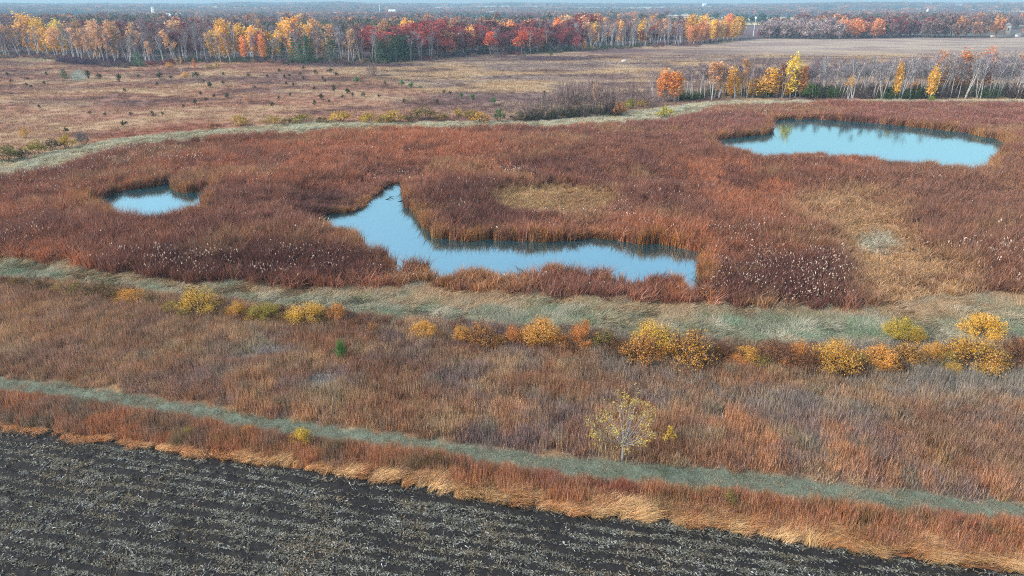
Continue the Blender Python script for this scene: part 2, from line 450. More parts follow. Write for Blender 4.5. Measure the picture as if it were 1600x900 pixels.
# scattered stuff: one object whose mesh holds a few tufts plus the points where they grow
def scatter(name, tufts, P, tint, scl, rotz, mat, label, cat, tilt=None):
    n = len(P)
    V, T, Q, r, variant = [], [], [], [], []
    off = 0
    for i, g in enumerate(tufts):
        v, t, q, rr = g.arrays()
        V.append(v); T.append(t + off); Q.append(q + off); r.append(rr); variant.append(np.full(len(v), i)); off += len(v)
    V = np.concatenate(V + [np.asarray(P, float)])
    T = np.concatenate(T) if T else []; Q = np.concatenate(Q)
    z = np.zeros(off)
    scl = np.asarray(scl, float)
    if scl.ndim == 1: scl = np.c_[scl, scl, scl]
    rot = np.c_[np.zeros(n), np.zeros(n), rotz] if tilt is None else np.c_[tilt, rotz]
    tint4 = np.c_[tint, np.ones(n)]
    me = mkmesh(name, V, [T, Q], {
        'rnd': ('FLOAT', np.r_[np.concatenate(r), np.zeros(n)]),
        'variant': ('INT', np.r_[np.concatenate(variant), np.full(n, -1)]),
        'pick': ('INT', np.r_[z, rng.integers(0, len(tufts), n)]),
        'tint': ('FLOAT_COLOR', np.r_[np.zeros((off, 4)), tint4]),
        'turn': ('FLOAT_VECTOR', np.r_[np.zeros((off, 3)), rot]),
        'size': ('FLOAT_VECTOR', np.r_[np.ones((off, 3)), scl])})
    o = put(name, me, mat)
    ng = bpy.data.node_groups.new(name + '_growth', 'GeometryNodeTree')
    ng.interface.new_socket('Geometry', in_out='INPUT', socket_type='NodeSocketGeometry')
    ng.interface.new_socket('Geometry', in_out='OUTPUT', socket_type='NodeSocketGeometry')
    N = ng.nodes; L = ng.links
    gi = N.new('NodeGroupInput'); go = N.new('NodeGroupOutput')
    def named(nm, typ):
        a = N.new('GeometryNodeInputNamedAttribute'); a.data_type = typ; a.inputs['Name'].default_value = nm
        return a.outputs['Attribute']
    var = named('variant', 'INT')
    join = N.new('GeometryNodeJoinGeometry')
    def sel(i):
        c = N.new('FunctionNodeCompare'); c.data_type = 'INT'; c.operation = 'EQUAL'
        L.new(var, c.inputs[2]); c.inputs[3].default_value = i
        s = N.new('GeometryNodeSeparateGeometry'); s.domain = 'POINT'
        L.new(gi.outputs[0], s.inputs['Geometry']); L.new(c.outputs[0], s.inputs['Selection'])
        return s.outputs['Selection']
    for i in range(len(tufts)):
        g2 = N.new('GeometryNodeGeometryToInstance')
        L.new(sel(i), g2.inputs[0]); L.new(g2.outputs[0], join.inputs[0])
    iop = N.new('GeometryNodeInstanceOnPoints')
    L.new(sel(-1), iop.inputs['Points']); L.new(join.outputs[0], iop.inputs['Instance'])
    iop.inputs['Pick Instance'].default_value = True
    L.new(named('pick', 'INT'), iop.inputs['Instance Index'])
    e = N.new('FunctionNodeEulerToRotation'); L.new(named('turn', 'FLOAT_VECTOR'), e.inputs[0]); L.new(e.outputs[0], iop.inputs['Rotation'])
    L.new(named('size', 'FLOAT_VECTOR'), iop.inputs['Scale'])
    L.new(iop.outputs[0], go.inputs[0])
    md = o.modifiers.new('growth', 'NODES'); md.node_group = ng
    tag(o, label, cat, None, 'stuff')
    return o
def sow(d0, d1, dens, u0=-120, u1=1720, keep=None):
    """random ground points between two distances inside the sight, at dens(y) per square metre"""
    A = mpp(d1) * (u1 - u0) * (d1 - d0) * 1.02
    n = int(A * dens)
    y = rng.uniform(d0, d1, n); s0 = mpp(d1) * (u0 - 800); s1 = mpp(d1) * (u1 - 800)
    x = rng.uniform(s0, s1, n)
    u, v = pixel(x, y)
    k = (u > u0) & (u < u1)
    x, y, u, v = x[k], y[k], u[k], v[k]
    if keep is not None:
        k = keep(x, y, u, v); x, y, u, v = x[k], y[k], u[k], v[k]
    return x, y, u, v
def jit(v0, x, y, amp, sc=3.0, seed=71):
    return v0 + (fbm(x, y, sc, 3, seed) - .5) * 2 * amp
def tuft(n, rad, h, hv, lean, width, curl=1.6, bias=None):
    g = Geo()
    a = rng.uniform(0, 2 * np.pi, n); q = rad * np.sqrt(rng.uniform(0, 1, n))
    base = np.c_[q * np.cos(a), q * np.sin(a), np.full(n, -.03)]
    head = rng.uniform(0, 2 * np.pi, n) if bias is None else rng.normal(0, bias, n)
    hh = h * (1 + rng.uniform(-hv, hv, n))
    g.blades(base, head, hh, lean * hh * rng.uniform(.3, 1.3, n), width * rng.uniform(.7, 1.3, n), curl)
    return g

# ------------------------------------------------------------------ the ground sheet
def build_ground():
    rr = 14.0 * np.exp(np.arange(0, 600) * 0.0105)
    aa = np.radians(np.linspace(-64, 64, 300))
    r, a = np.meshgrid(rr, aa, indexing='ij')
    x = (r * np.sin(a)).ravel(); y = (r * np.cos(a)).ravel() - 34.0
    z = hill(x, y)
    u, v = pixel(x, np.maximum(y, 3))
    col = np.zeros((len(x), 3)) + s2l(110, 84, 64)
    d = np.hypot(x, y)
    va, vb, vr, vg, p1, p2, f = L_green_far_a(u), L_green_far_b(u), L_reed(u), L_green(u), L_path_a(u), L_path_b(u), L_field(u)
    w = L_wood(u)
    m = v <= va; col[m] = meadow_colour(x[m], y[m]) * .95
    m = (v < w - 1); col[m] = s2l(92, 80, 80)
    m = (v > va) & (pixel(x, y, 1.5)[1] <= vb); col[m] = band_colour(x[m], y[m])
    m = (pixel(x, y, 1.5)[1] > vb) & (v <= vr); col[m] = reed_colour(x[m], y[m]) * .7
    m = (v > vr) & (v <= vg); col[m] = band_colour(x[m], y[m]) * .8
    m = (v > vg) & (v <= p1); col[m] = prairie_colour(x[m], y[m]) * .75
    m = (v > p1) & (v <= p2); col[m] = s2l(112, 122, 104)
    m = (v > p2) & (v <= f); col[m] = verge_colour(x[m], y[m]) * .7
    m = v > f; col[m] = s2l(60, 54, 48)
    far = d > 900
    n = fbm(x, y, 260, 4, 81)
    fc = lerp(s2l(112, 92, 92)[None] * np.ones((len(x), 1)), s2l(100, 100, 86), sstep(.45, .6, n))
    fc = lerp(fc, s2l(206, 190, 154), sstep(.5, .58, fbm(x, y, 700, 3, 82)))
    k = sstep(600, 900, d)[:, None] * (v < w - 4)[:, None]
    col = col * (1 - k) + fc * k
    strip = (np.abs(u - 1190) < 160) & (d > 1250) & (d < 2300)
    col[strip] = s2l(200, 176, 130)
    strip = (np.abs(u - 130) < 160) & (v < 34) & (v > 29)
    nr, na = r.shape
    i = np.arange(nr - 1)[:, None] * na + np.arange(na - 1)[None]
    Q = np.stack([i, i + 1, i + na + 1, i + na], -1).reshape(-1, 4)[:, ::-1]
    me = mkmesh('ground', np.c_[x, y, z], [Q], {'soil_colour': ('FLOAT_COLOR', np.c_[col, np.ones(len(x))])})
    mt = bpy.data.materials.new('ground_cover'); N = NT(mt)
    at = N.n('Attribute', attribute_name='soil_colour')
    geo = N.n('NewGeometry')
    n1 = N.noise(.35, 5, .65, geo.outputs['Position']); n2 = N.noise(2.2, 4, .7, geo.outputs['Position'])
    fct = N.math('MULTIPLY', N.math('MULTIPLY_ADD', n1, .9, .55), N.math('MULTIPLY_ADD', n2, .9, .55))
    p = N.n('BsdfPrincipled'); p.inputs['Roughness'].default_value = .95; p.inputs['Specular IOR Level'].default_value = .1
    N.l(N.mul(at.outputs['Color'], fct), p.inputs['Base Color'])
    b = N.n('Bump'); b.inputs['Strength'].default_value = .7; b.inputs['Distance'].default_value = .25
    N.l(n2, b.inputs['Height']); N.l(b.outputs[0], p.inputs['Normal'])
    o = N.n('OutputMaterial'); N.l(p.outputs[0], o.inputs['Surface'])
    tag(put('ground', me, mt), 'dry autumn ground stretching to the wooded horizon', None, None, 'structure')
build_ground()

# ------------------------------------------------------------------ water
def build_water():
    mt = bpy.data.materials.new('pond_water'); N = NT(mt)
    geo = N.n('NewGeometry')
    mp = N.n('Mapping'); mp.inputs['Scale'].default_value = (.6, 1.6, 1); N.l(geo.outputs['Position'], mp.inputs['Vector'])
    nz = N.noise(1.1, 3, .5, mp.outputs[0])
    b = N.n('Bump'); b.inputs['Strength'].default_value = .09; b.inputs['Distance'].default_value = .05; N.l(nz, b.inputs['Height'])
    df = N.n('BsdfDiffuse'); df.inputs['Color'].default_value = (.014, .07, .09, 1)
    gl = N.n('BsdfGlossy'); gl.inputs['Color'].default_value = (.70, 1, .98, 1); gl.inputs['Roughness'].default_value = .045
    N.l(b.outputs[0], gl.inputs['Normal'])
    fr = N.n('Fresnel'); fr.inputs['IOR'].default_value = 12; N.l(b.outputs[0], fr.inputs['Normal'])
    mx = N.n('MixShader'); N.l(fr.outputs[0], mx.inputs[0]); N.l(df.outputs[0], mx.inputs[1]); N.l(gl.outputs[0], mx.inputs[2])
    o = N.n('OutputMaterial'); N.l(mx.outputs[0], o.inputs['Surface'])
    labs = ['long angular pond of blue water in the middle of the reed bed', 'small pond of pale water in the reeds at the far side', 'wide pale pond below the grove of birches']
    for P, lb in zip(PONDS, labs):
        V = np.c_[P, np.full(len(P), .06)]
        me = bpy.data.meshes.new('pond_water')
        me.from_pydata([tuple(p) for p in V], [], [list(range(len(V)))])
        me.update()
        if me.polygons[0].normal.z < 0: me.flip_normals()
        tag(put('pond_water', me, mt), lb, None, None, 'structure')
build_water()

# ------------------------------------------------------------------ ploughed field
def build_field():
    e0 = np.array([float(q) for q in ground(0, 668)]); e1 = np.array([float(q) for q in ground(1600, 892)])
    D = (e1 - e0) / np.linalg.norm(e1 - e0); Nn = np.array([D[1], -D[0]])
    if Nn[1] > 0: Nn = -Nn
    s = np.arange(-16, np.linalg.norm(e1 - e0) + 14, .13); t = np.arange(-.6, 20.0, .085)
    S, T = np.meshgrid(s, t, indexing='ij')
    edge = (fbm(S, S * 0, 1.3, 3, 91) - .5) * .9 + (fbm(S, S * 0, 9, 2, 92) - .5) * 1.2
    x = e0[0] + D[0] * S + Nn[0] * T; y = e0[1] + D[1] * S + Nn[1] * T
    wob = (fbm(S, T, 4, 3, 93) - .5) * .5
    fur = .5 + .5 * np.sin((T + wob) * 2 * np.pi / .78)
    fur2 = .5 + .5 * np.sin((T + wob) * 2 * np.pi / 3.1 + 1)
    z = - .02 + .14 * fur + .07 * fur2 + .30 * (fbm(S / 1.7, T, .5, 4, 94, .62) - .5) + .10 * (fbm(S, T, .16, 2, 95) - .5)
    z = np.maximum(z, .012)
    ramp = sstep(-.1, .7, T - edge)
    z = z * ramp - .05 * (ramp <= 0)
    nr, na = S.shape
    i = np.arange(nr - 1)[:, None] * na + np.arange(na - 1)[None]
    Q = np.stack([i, i + 1, i + na + 1, i + na], -1).reshape(-1, 4)
    me = mkmesh('ploughed_field', np.c_[x.ravel(), y.ravel(), z.ravel()], [Q])
    if me.polygons[10].normal.z < 0: me.flip_normals()
    mt = bpy.data.materials.new('black_soil'); N = NT(mt)
    geo = N.n('NewGeometry')
    n1 = N.noise(1.1, 4, .6, geo.outputs['Position']); n2 = N.noise(14, 4, .7, geo.outputs['Position'])
    f = N.math('MULTIPLY', N.math('MULTIPLY_ADD', n1, .8, .6), N.math('MULTIPLY_ADD', n2, 1.2, .4))
    x_ = N.n('RGB'); x_.outputs[0].default_value = (.019, .0175, .0165, 1)
    p = N.n('BsdfPrincipled'); p.inputs['Roughness'].default_value = .8; p.inputs['Specular IOR Level'].default_value = .25
    N.l(N.mul(x_.outputs[0], f), p.inputs['Base Color'])
    b = N.n('Bump'); b.inputs['Strength'].default_value = .8; b.inputs['Distance'].default_value = .06; N.l(n2, b.inputs['Height']); N.l(b.outputs[0], p.inputs['Normal'])
    o = N.n('OutputMaterial'); N.l(p.outputs[0], o.inputs['Surface'])
    tag(put('ploughed_field', me, mt), 'ploughed field of black soil along the tan grass edge', None, None, 'structure')
    # straw and stalk litter lying on the soil
    tufts = []
    for k in range(8):
        g = Geo()
        n = 7
        for j in range(n):
            c = np.r_[rng.uniform(-.3, .3, 2), rng.uniform(.0, .05)]
            L = rng.uniform(.07, .26) if rng.uniform() < .93 else rng.uniform(.3, .6)
            w = rng.uniform(.012, .032); a = rng.normal(0, .9); bend = rng.normal(0, .35); ti = rng.normal(0, .22)
            p0 = c; d0 = np.array([np.cos(a), np.sin(a), ti]); d1 = np.array([np.cos(a + bend), np.sin(a + bend), -abs(ti) * .3])
            p1 = p0 + d0 * L * .5; p2 = p1 + d1 * L * .5
            q = np.array([-np.sin(a), np.cos(a), rng.normal(0, .5)]) * w
            g.add([p0 - q, p0 + q, p1 - q, p1 + q, p2 - q * .6, p2 + q * .6], None, [(0, 1, 3, 2), (2, 3, 5, 4)], rng.uniform())
        tufts.append(g)
    n = 130000
    si = rng.uniform(0, nr - 1, n).astype(int); ti = rng.uniform(0, 1, n) * (na - 12) + 10; ti = ti.astype(int)
    ss, tt = S[si, ti], T[si, ti]
    dens = fbm(ss / 5, tt, .5, 3, 96) * .65 + fbm(ss, tt, 3.0, 3, 97) * .35
    rowm = .5 + .5 * np.sin((tt + (fbm(ss, tt, 4, 3, 93) - .5) * .5) * 2 * np.pi / .78 + 2.2)
    dens = sstep(.41, .6, dens * .76 + rowm * .23) * sstep(.1, 1.6, tt - edge[si, ti] + rng.uniform(0, .8, n)) + .05
    k = rng.uniform(0, 1, n) < dens
    si, ti, ss, tt = si[k], ti[k], ss[k], tt[k]
    P = np.c_[x[si, ti], y[si, ti], z[si, ti] + .015]
    q = rng.uniform(0, 1, len(P)); c = fbm(ss, tt, 1.5, 3, 98)
    tint = lerp(s2l(168, 166, 148)[None] * np.ones((len(P), 1)), s2l(176, 150, 112), sstep(.4, .7, c) * q)
    tint = lerp(tint, s2l(206, 208, 198), (rng.uniform(0, 1, len(P)) < .14) * 1.0)
    tint = lerp(tint, s2l(110, 106, 88), (rng.uniform(0, 1, len(P)) < .4) * .8)
    ang = math.atan2(D[1], D[0])
    scatter('crop_litter', tufts, P, tint, rng.uniform(.38, .85, len(P)), ang + rng.normal(0, .5, len(P)) + np.pi * rng.integers(0, 2, len(P)), M_LITTER, 'pale straw and broken stalks strewn over the ploughed black soil', 'straw')
M_LITTER = mat_plant('straw_litter', 'inst', .1, .35, 1.25, .02, .8)
build_field()

# ------------------------------------------------------------------ grasses
def build_grass():
    # tall reeds of the marsh
    reeds = [tuft(64, .62, 1.62, [.2, .3, .35, .25, .2, .4, .3, .3][_], [.2, .3, .5, .25, .2, .8, .3, .4][_], .05, 1.9) for _ in range(8)]
    def keep_reed(x, y, u, v):
        u1, v1 = pixel(x, y, 1.5)
        k = (v1 > jit(L_green_far_b(u1), x, y, 1.5, 9)) & (v < jit(L_reed(u), x, y, 7, 4))
        for P in PONDS: k &= ~inside(P, x, y)
        return k
    parts = [sow(56, 100, 1.9, keep=keep_reed), sow(100, 150, 1.35, keep=keep_reed), sow(150, 228, .95, keep=keep_reed)]
    x, y, u, v = [np.concatenate(q) for q in zip(*parts)]
    # extra reeds right along the shores
    sx, sy = [], []
    for P in PONDS:
        for rep in range(3):
            sx.append(P[:, 0] + rng.normal(0, .5, len(P))); sy.append(P[:, 1] + rng.normal(0, .5, len(P)))
    sx = np.concatenate(sx); sy = np.concatenate(sy)
    k = np.ones(len(sx), bool)
    for P in PONDS: k &= ~inside(P, sx, sy)
    x = np.r_[x, sx[k]]; y = np.r_[y, sy[k]]
    low = short_reed(x, y)
    sd = shore_dist(x, y)
    col = reed_colour(x, y)
    rim = sstep(1.6, .4, sd) * sstep(.35, .6, fbm(x, y, 1.6, 2, 14))
    col = lerp(col, s2l(176, 128, 66), rim * .55)
    far = sstep(130, 190, y)
    u, v = pixel(x, y)
    bank = np.clip(ell(u, v, 545, 312, 75, 24) + ell(u, v, 525, 352, 48, 16) + ell(u, v, 622, 277, 52, 17), 0, 1)
    hs_ = (.42 + 1.05 * fbm(x, y, 9, 4, 15)) * (1 - .68 * low) * (1 - .6 * bank) * rng.uniform(.8, 1.2, len(x))
    ws = rng.uniform(.85, 1.2, len(x)) * (1 + .25 * far)
    col = col * rng.uniform(.85, 1.15, len(x))[:, None]
    col *= rng.uniform(.8, 1.25, len(x))[:, None]
    scatter('reeds', reeds, np.c_[x, y, 0 * x], col, np.c_[ws, ws, hs_], rng.uniform(0, 6.28, len(x)), M_GRASS, 'dense bed of rust red reeds and cattails around the ponds', 'reeds')
    # burst cattail heads
    fl = []
    for _ in range(5):
        g = Geo()
        for j in range(5):
            c = np.r_[rng.normal(0, .5, 2), rng.uniform(1.35, 1.8)]
            L = rng.uniform(.16, .28); w = rng.uniform(.03, .06); t = np.r_[rng.normal(0, .2, 2), 1] * L
            g.tube([c - t * .5, c - t * .2, c + t * .2, c + t * .5], [.01, w, w * .9, .01], 4, rng.uniform())
        fl.append(g)
    def keep_fl(x, y, u, v):
        m = .05 + .0 * u
        for (cu, cv, ru, rv, a) in [(220, 258, 95, 15, 1.), (60, 285, 80, 15, .9), (160, 300, 120, 20, .25), (300, 425, 170, 20, .6), (480, 425, 90, 22, 1.), (640, 440, 90, 14, .5), (800, 277, 45, 10, 1.), (900, 340, 110, 10, .5), (1250, 445, 110, 45, 1.), (1130, 458, 80, 18, .5), (1150, 180, 90, 10, .6), (1420, 425, 160, 30, .3), (1200, 400, 120, 40, .35), (50, 385, 60, 14, .5), (1560, 420, 80, 40, .4)]:
            m = np.maximum(m, ell(u, v, cu, cv, ru, rv) * a)
        m = m * sstep(.35, .6, fbm(x, y, 3.2, 3, 16))
        return keep_reed(x, y, u, v) & (rng.uniform(0, 1, len(x)) < m) & (short_reed(x, y) < .4)
    parts = [sow(56, 100, 1.3, keep=keep_fl), sow(100, 200, .8, keep=keep_fl)]
    x, y, u, v = [np.concatenate(q) for q in zip(*parts)]
    tint = lerp(np.tile(s2l(208, 184, 162), (len(x), 1)), s2l(170, 138, 114), rng.uniform(0, 1, len(x)) ** 1.5)
    hs_ = (.42 + 1.05 * fbm(x, y, 9, 4, 15)) * 1.04
    scatter('cattail_fluff', fl, np.c_[x, y, 0 * x], tint, np.c_[1 + 0 * x, 1 + 0 * x, hs_], rng.uniform(0, 6.28, len(x)), M_GRASS, 'pale burst cattail heads dotted over the red reeds', 'cattails')
    # prairie grass between shrubs and track
    pr = [tuft(54, .5, .85, .35, .22, .022, 1.5) for _ in range(6)]
    def keep_pr(x, y, u, v):
        return (v > jit(L_green(u), x, y, 5)) & (v < jit(L_path_a(u), x, y, 8, 1.5) - 2)
    x, y, u, v = sow(32, 74, 7.5, keep=keep_pr)
    bald = ell(u, v, 505, 596, 26, 15) + ell(u, v, 60, 505, 25, 6) + ell(u, v, 385, 560, 20, 8)
    hs_ = (.55 + .75 * fbm(x, y, 2.2, 3, 24)) * rng.uniform(.8, 1.2, len(x)) * (1 - .65 * np.clip(bald, 0, 1))
    hs_ *= .45 + .55 * sstep(0, 16, L_path_a(u) - v)
    col = prairie_colour(x, y) * rng.uniform(.68, 1.3, len(x))[:, None]
    scatter('prairie_grass', pr, np.c_[x, y, 0 * x], col, np.c_[1 + 0 * x, 1 + 0 * x, hs_], rng.uniform(0, 6.28, len(x)), M_GRASS, 'tall dry rust and mauve prairie grass between the shrub row and the track', 'grass')
    # verge between track and field
    def keep_v(x, y, u, v):
        return (v > jit(L_path_b(u), x, y, 8, 1.5) + 4) & (v < jit(L_field(u), x, y, 4, 2) - 8)
    x, y, u, v = sow(25, 52, 9, keep=keep_v)
    hs_ = (.5 + .8 * fbm(x, y, 1.6, 3, 54)) * rng.uniform(.8, 1.2, len(x))
    hs_ *= .5 + .5 * sstep(0, 22, v - L_path_b(u))
    col = verge_colour(x, y) * rng.uniform(.75, 1.2, len(x))[:, None]
    scatter('verge_grass', pr, np.c_[x, y, 0 * x], col, np.c_[.9 + 0 * x, .9 + 0 * x, hs_], rng.uniform(0, 6.28, len(x)), M_GRASS, 'russet weeds and grass on the verge below the track', 'grass')
    # golden grass flopped along the field edge
    fl = [tuft(60, .34, .55, .3, 1.0, .02, 2.2, .45) for _ in range(6)]
    def keep_e(x, y, u, v):
        wd = 5 + 22 * sstep(250, 900, u) * (.5 + fbm(x, y, 3.5, 2, 55) * .9)
        return (v > L_field(u) - wd) & (v < jit(L_field(u), x, y, 4, .7) + 2) & (fbm(x, y, 1.3, 3, 56) > .30)
    x, y, u, v = sow(24, 46, 13, keep=keep_e)
    col = lerp(s2l(222, 184, 128)[None] * np.ones((len(x), 1)), s2l(196, 146, 94), sstep(.35, .7, fbm(x, y, .9, 3, 57)))
    col = lerp(col, s2l(210, 144, 92), sstep(500, 150, u) * .4)
    col *= rng.uniform(.8, 1.15, len(x))[:, None]
    hs_ = (.6 + .9 * fbm(x, y, 1.2, 2, 58)) * (.55 + .45 * sstep(200, 700, u))
    ang = -.35 + (fbm(x, y, 2.2, 2, 59) - .5) * 3.2
    scatter('edge_grass', fl, np.c_[x, y, 0 * x], col, np.c_[.95 + 0 * x, .95 + 0 * x, hs_], ang, M_GRASS, 'golden dry grass flopped over along the edge of the ploughed field', 'grass')
    # pale green lodged grass of the wet band, near and far
    lg = [tuft(70, .55, .42, .45, 1.7, .03, 2.0, .55) for _ in range(6)]
    def keep_b(x, y, u, v):
        return (v > jit(L_reed(u), x, y, 6, 4) - 5) & (v < jit(L_green(u), x, y, 5) + 7)
    x, y, u, v = sow(46, 84, 5.5, keep=keep_b)
    def keep_b2(x, y, u, v):
        return (v > jit(L_green_far_a(u), x, y, 1.5, 8)) & (pixel(x, y, 1.5)[1] < jit(L_green_far_b(u), x, y, 1.5, 9) + 2)
    x2, y2, u2, v2 = sow(100, 220, 1.6, keep=keep_b2)
    c1 = band_colour(x, y); c2 = lerp(band_colour(x2, y2), s2l(190, 196, 168), .55)
    x = np.r_[x, x2]; y = np.r_[y, y2]; col = np.r_[c1, c2] * rng.uniform(.8, 1.18, len(x))[:, None]
    ang = (fbm(x, y, 3.0, 3, 44) - .5) * 9
    hs_ = .6 + .8 * fbm(x, y, 2, 3, 45)
    scatter('marsh_grass', lg, np.c_[x, y, 0 * x], col, np.c_[1 + 0 * x, 1 + 0 * x, hs_], ang, M_GRASS, 'pale green flattened grass in the wet bands round the reed bed', 'grass')
    # short grass of the mown track
    sg = [tuft(40, .3, .09, .4, .5, .016, 1.5) for _ in range(4)]
    x, y, u, v = sow(30, 62, 13, keep=lambda x, y, u, v: (v > jit(L_path_a(u), x, y, 7, 1.5) - 5) & (v < jit(L_path_b(u), x, y, 7, 1.5) + 6))
    n = fbm(x, y, 1.1, 3, 46); mid = (v - L_path_a(u)) / np.maximum(L_path_b(u) - L_path_a(u), 1)
    col = lerp(s2l(142, 134, 114)[None] * np.ones((len(x), 1)), s2l(172, 154, 126), sstep(.42, .6, n + rng.normal(0, .06, len(x))))
    col = lerp(col, s2l(92, 124, 100), ell(u, v, 1000, 742, 110, 10) * .6)  # shadow of the small tree, painted into the grass colour as darker green
    col = lerp(col, s2l(104, 104, 84), (np.exp(-((mid - .28) / .09) ** 2) + np.exp(-((mid - .7) / .09) ** 2)) * .75 * sstep(.3, .5, fbm(x, y, 3, 2, 47)))
    scatter('track_grass', sg, np.c_[x, y, 0 * x], col * rng.uniform(.85, 1.15, len(x))[:, None], np.c_[1 + 0 * x, 1 + 0 * x, rng.uniform(.6, 1.5, len(x))], rng.uniform(0, 6.28, len(x)), M_GRASS, 'short grey green grass of the mown track across the prairie', 'grass')
    # far meadow
    mg = [tuft(34, 1.0, .38, .4, .6, .07, 1.6) for _ in range(5)]
    x, y, u, v = sow(100, 430, .3, keep=lambda x, y, u, v: (v < jit(L_green_far_a(u), x, y, 2, 8)) & (v > L_wood(u) - 2))
    col = meadow_colour(x, y) * rng.uniform(.75, 1.2, len(x))[:, None]
    hs_ = (.4 + 1.2 * fbm(x, y, 14, 4, 34))
    scatter('meadow_grass', mg, np.c_[x, y, 0 * x], col, np.c_[1.1 + 0 * x, 1.1 + 0 * x, hs_], rng.uniform(0, 6.28, len(x)), M_GRASS, 'low pinkish tan grass of the wide dry meadow before the wood', 'grass')
build_grass()

# ------------------------------------------------------------------ woody plants: mesh makers
def limb(p, d, L, n=4, sag=0.0, wob=.08):
    pts = [np.array(p, float)]
    d = np.array(d, float); d /= np.linalg.norm(d)
    for i in range(n):
        d = d + rng.normal(0, wob, 3) + np.array([0, 0, sag]); d /= np.linalg.norm(d)
        pts.append(pts[-1] + d * L / n)
    return np.array(pts)
def make_birch(h, clear=.45, spread=.28, leaf=0, leaf_size=.3, twigs=260, stems=1, r0=.012, lean=0.0, pieces=14):
    """slender pale tree; returns trunk and crown geometry"""
    tr, cr, tips = Geo(), Geo(), []
    for s in range(stems):
        a0 = rng.uniform(0, 6.28)
        off = np.array([np.cos(a0), np.sin(a0), 0]) * (0.25 if stems > 1 else 0)
        d0 = np.array([np.cos(a0) * (.14 if stems > 1 else .03) + lean, np.sin(a0) * (.14 if stems > 1 else .03), 1])
        hh = h * rng.uniform(.85, 1.0)
        t = limb(off + [0, 0, -.1], d0, hh, 6, .01, .05)
        tr.tube(t, np.linspace(h * r0, .02, 7), 5, rng.uniform())
        for b in range(max(5, pieces // stems)):
            f = rng.uniform(clear, .97); i = min(int(f * 6), 5); p = t[i] + (t[i + 1] - t[i]) * (f * 6 - i)
            a = rng.uniform(0, 6.28); up = rng.uniform(.9, 1.9)
            L = h * spread * (1.15 - f * .75) * rng.uniform(.7, 1.25)
            bl = limb(p, (np.cos(a), np.sin(a), up), L, 3, .08, .12)
            tr.tube(bl, np.linspace(h * r0 * .33, .012, 4), 3, rng.uniform())
            tips += [bl[1], bl[2], bl[3], bl[3]]
        tips.append(t[-1])
    tips = np.array(tips)
    if leaf > 400:
        n = leaf // 2; z = rng.beta(1.5, 1.5, n); a = rng.uniform(0, 6.28, n); q = np.sqrt(rng.uniform(0, 1, n)) * .13 * h * np.sin(np.pi * np.clip(.12 + z * .84, 0, 1)) ** .7
        q *= .75 + .5 * vnoise(a * 1.3 + 3, z * 7, 3)
        tips = np.concatenate([tips, np.c_[q * np.cos(a), q * np.sin(a), h * (.16 + .84 * z)]])
    if twigs:
        P = tips[rng.integers(0, len(tips), twigs)] + rng.normal(0, .12 * h * spread, (twigs, 3))
        D = rng.normal(0, .5, (twigs, 3)); D[:, 2] = np.abs(D[:, 2]) + .6; D /= np.linalg.norm(D, axis=1)[:, None]
        Lg = rng.uniform(.4, 1.1, twigs) * h / 13
        w = np.cross(D, rng.normal(size=(twigs, 3))); w = w / np.linalg.norm(w, axis=1)[:, None] * .042 * h / 13
        V = np.stack([P - w, P + w, P + D * Lg[:, None]], 1).reshape(-1, 3)
        cr.add(V, np.arange(twigs)[:, None] * 3 + np.array([[0, 1, 2]]), None, np.repeat(rng.uniform(0, 1, twigs), 3))
    if leaf:
        P = tips[rng.integers(0, len(tips), leaf)] + rng.normal(0, .13 * h * spread, (leaf, 3)) * np.array([1, 1, 1.3])
        P[:, 2] = np.maximum(P[:, 2], h * clear * .55)
        cr.leaves(P, leaf_size)
    return tr, cr
def make_round(h, w, base=.22, leaf=620, size=.42, lobes=9, bare=0.0):
    """broad crowned oak or maple"""
    tr, cr = Geo(), Geo()
    t = limb((0, 0, -.1), (rng.normal(0, .04), rng.normal(0, .04), 1), h * .62, 4, 0, .04)
    tr.tube(t, np.linspace(h * .022, h * .008, 5), 5, .5)
    cs = []
    for i in range(lobes):
        a = i * 2.4 + rng.uniform(-.4, .4); q = rng.uniform(.25, .75) if i else 0
        zc = h * (base + (1 - base) * rng.uniform(.25, .78)) if i else h * .8
        k = np.sqrt(max(.05, 1 - ((zc / h - (base + .45 * (1 - base))) / (.62 * (1 - base))) ** 2))
        c = np.array([np.cos(a) * w * .5 * q * k, np.sin(a) * w * .5 * q * k, zc]); cs.append(c)
        s0 = t[rng.integers(1, 5)]
        b = limb(s0, c - s0, np.linalg.norm(c - s0), 3, 0, .06)
        tr.tube(b, np.linspace(h * .008, h * .002, 4), 3, rng.uniform())
        n = leaf // lobes
        d = rng.normal(size=(n, 3)); d /= np.linalg.norm(d, axis=1)[:, None]
        rad = w * rng.uniform(.2, .3)
        P = c + d * rad * (rng.uniform(.35, 1.15, n) ** .7)[:, None] * np.array([1, 1, .85])
        P[:, 2] = np.maximum(P[:, 2], h * base * .8)
        if bare:
            D = d * .5 + rng.normal(0, .3, (n, 3)); D[:, 2] += .4; D /= np.linalg.norm(D, axis=1)[:, None]
            wv = np.cross(D, rng.normal(size=(n, 3))); wv = wv / np.linalg.norm(wv, axis=1)[:, None] * .05
            V = np.stack([P - wv, P + wv, P + D * rng.uniform(.7, 1.6, n)[:, None]], 1).reshape(-1, 3)
            cr.add(V, np.arange(n)[:, None] * 3 + np.array([[0, 1, 2]]), None, np.repeat(rng.uniform(0, 1, n), 3))
        else:
            cr.leaves(P, size, rng.uniform(0, 1, n) * .6 + rng.uniform(0, .4))
    return tr, cr
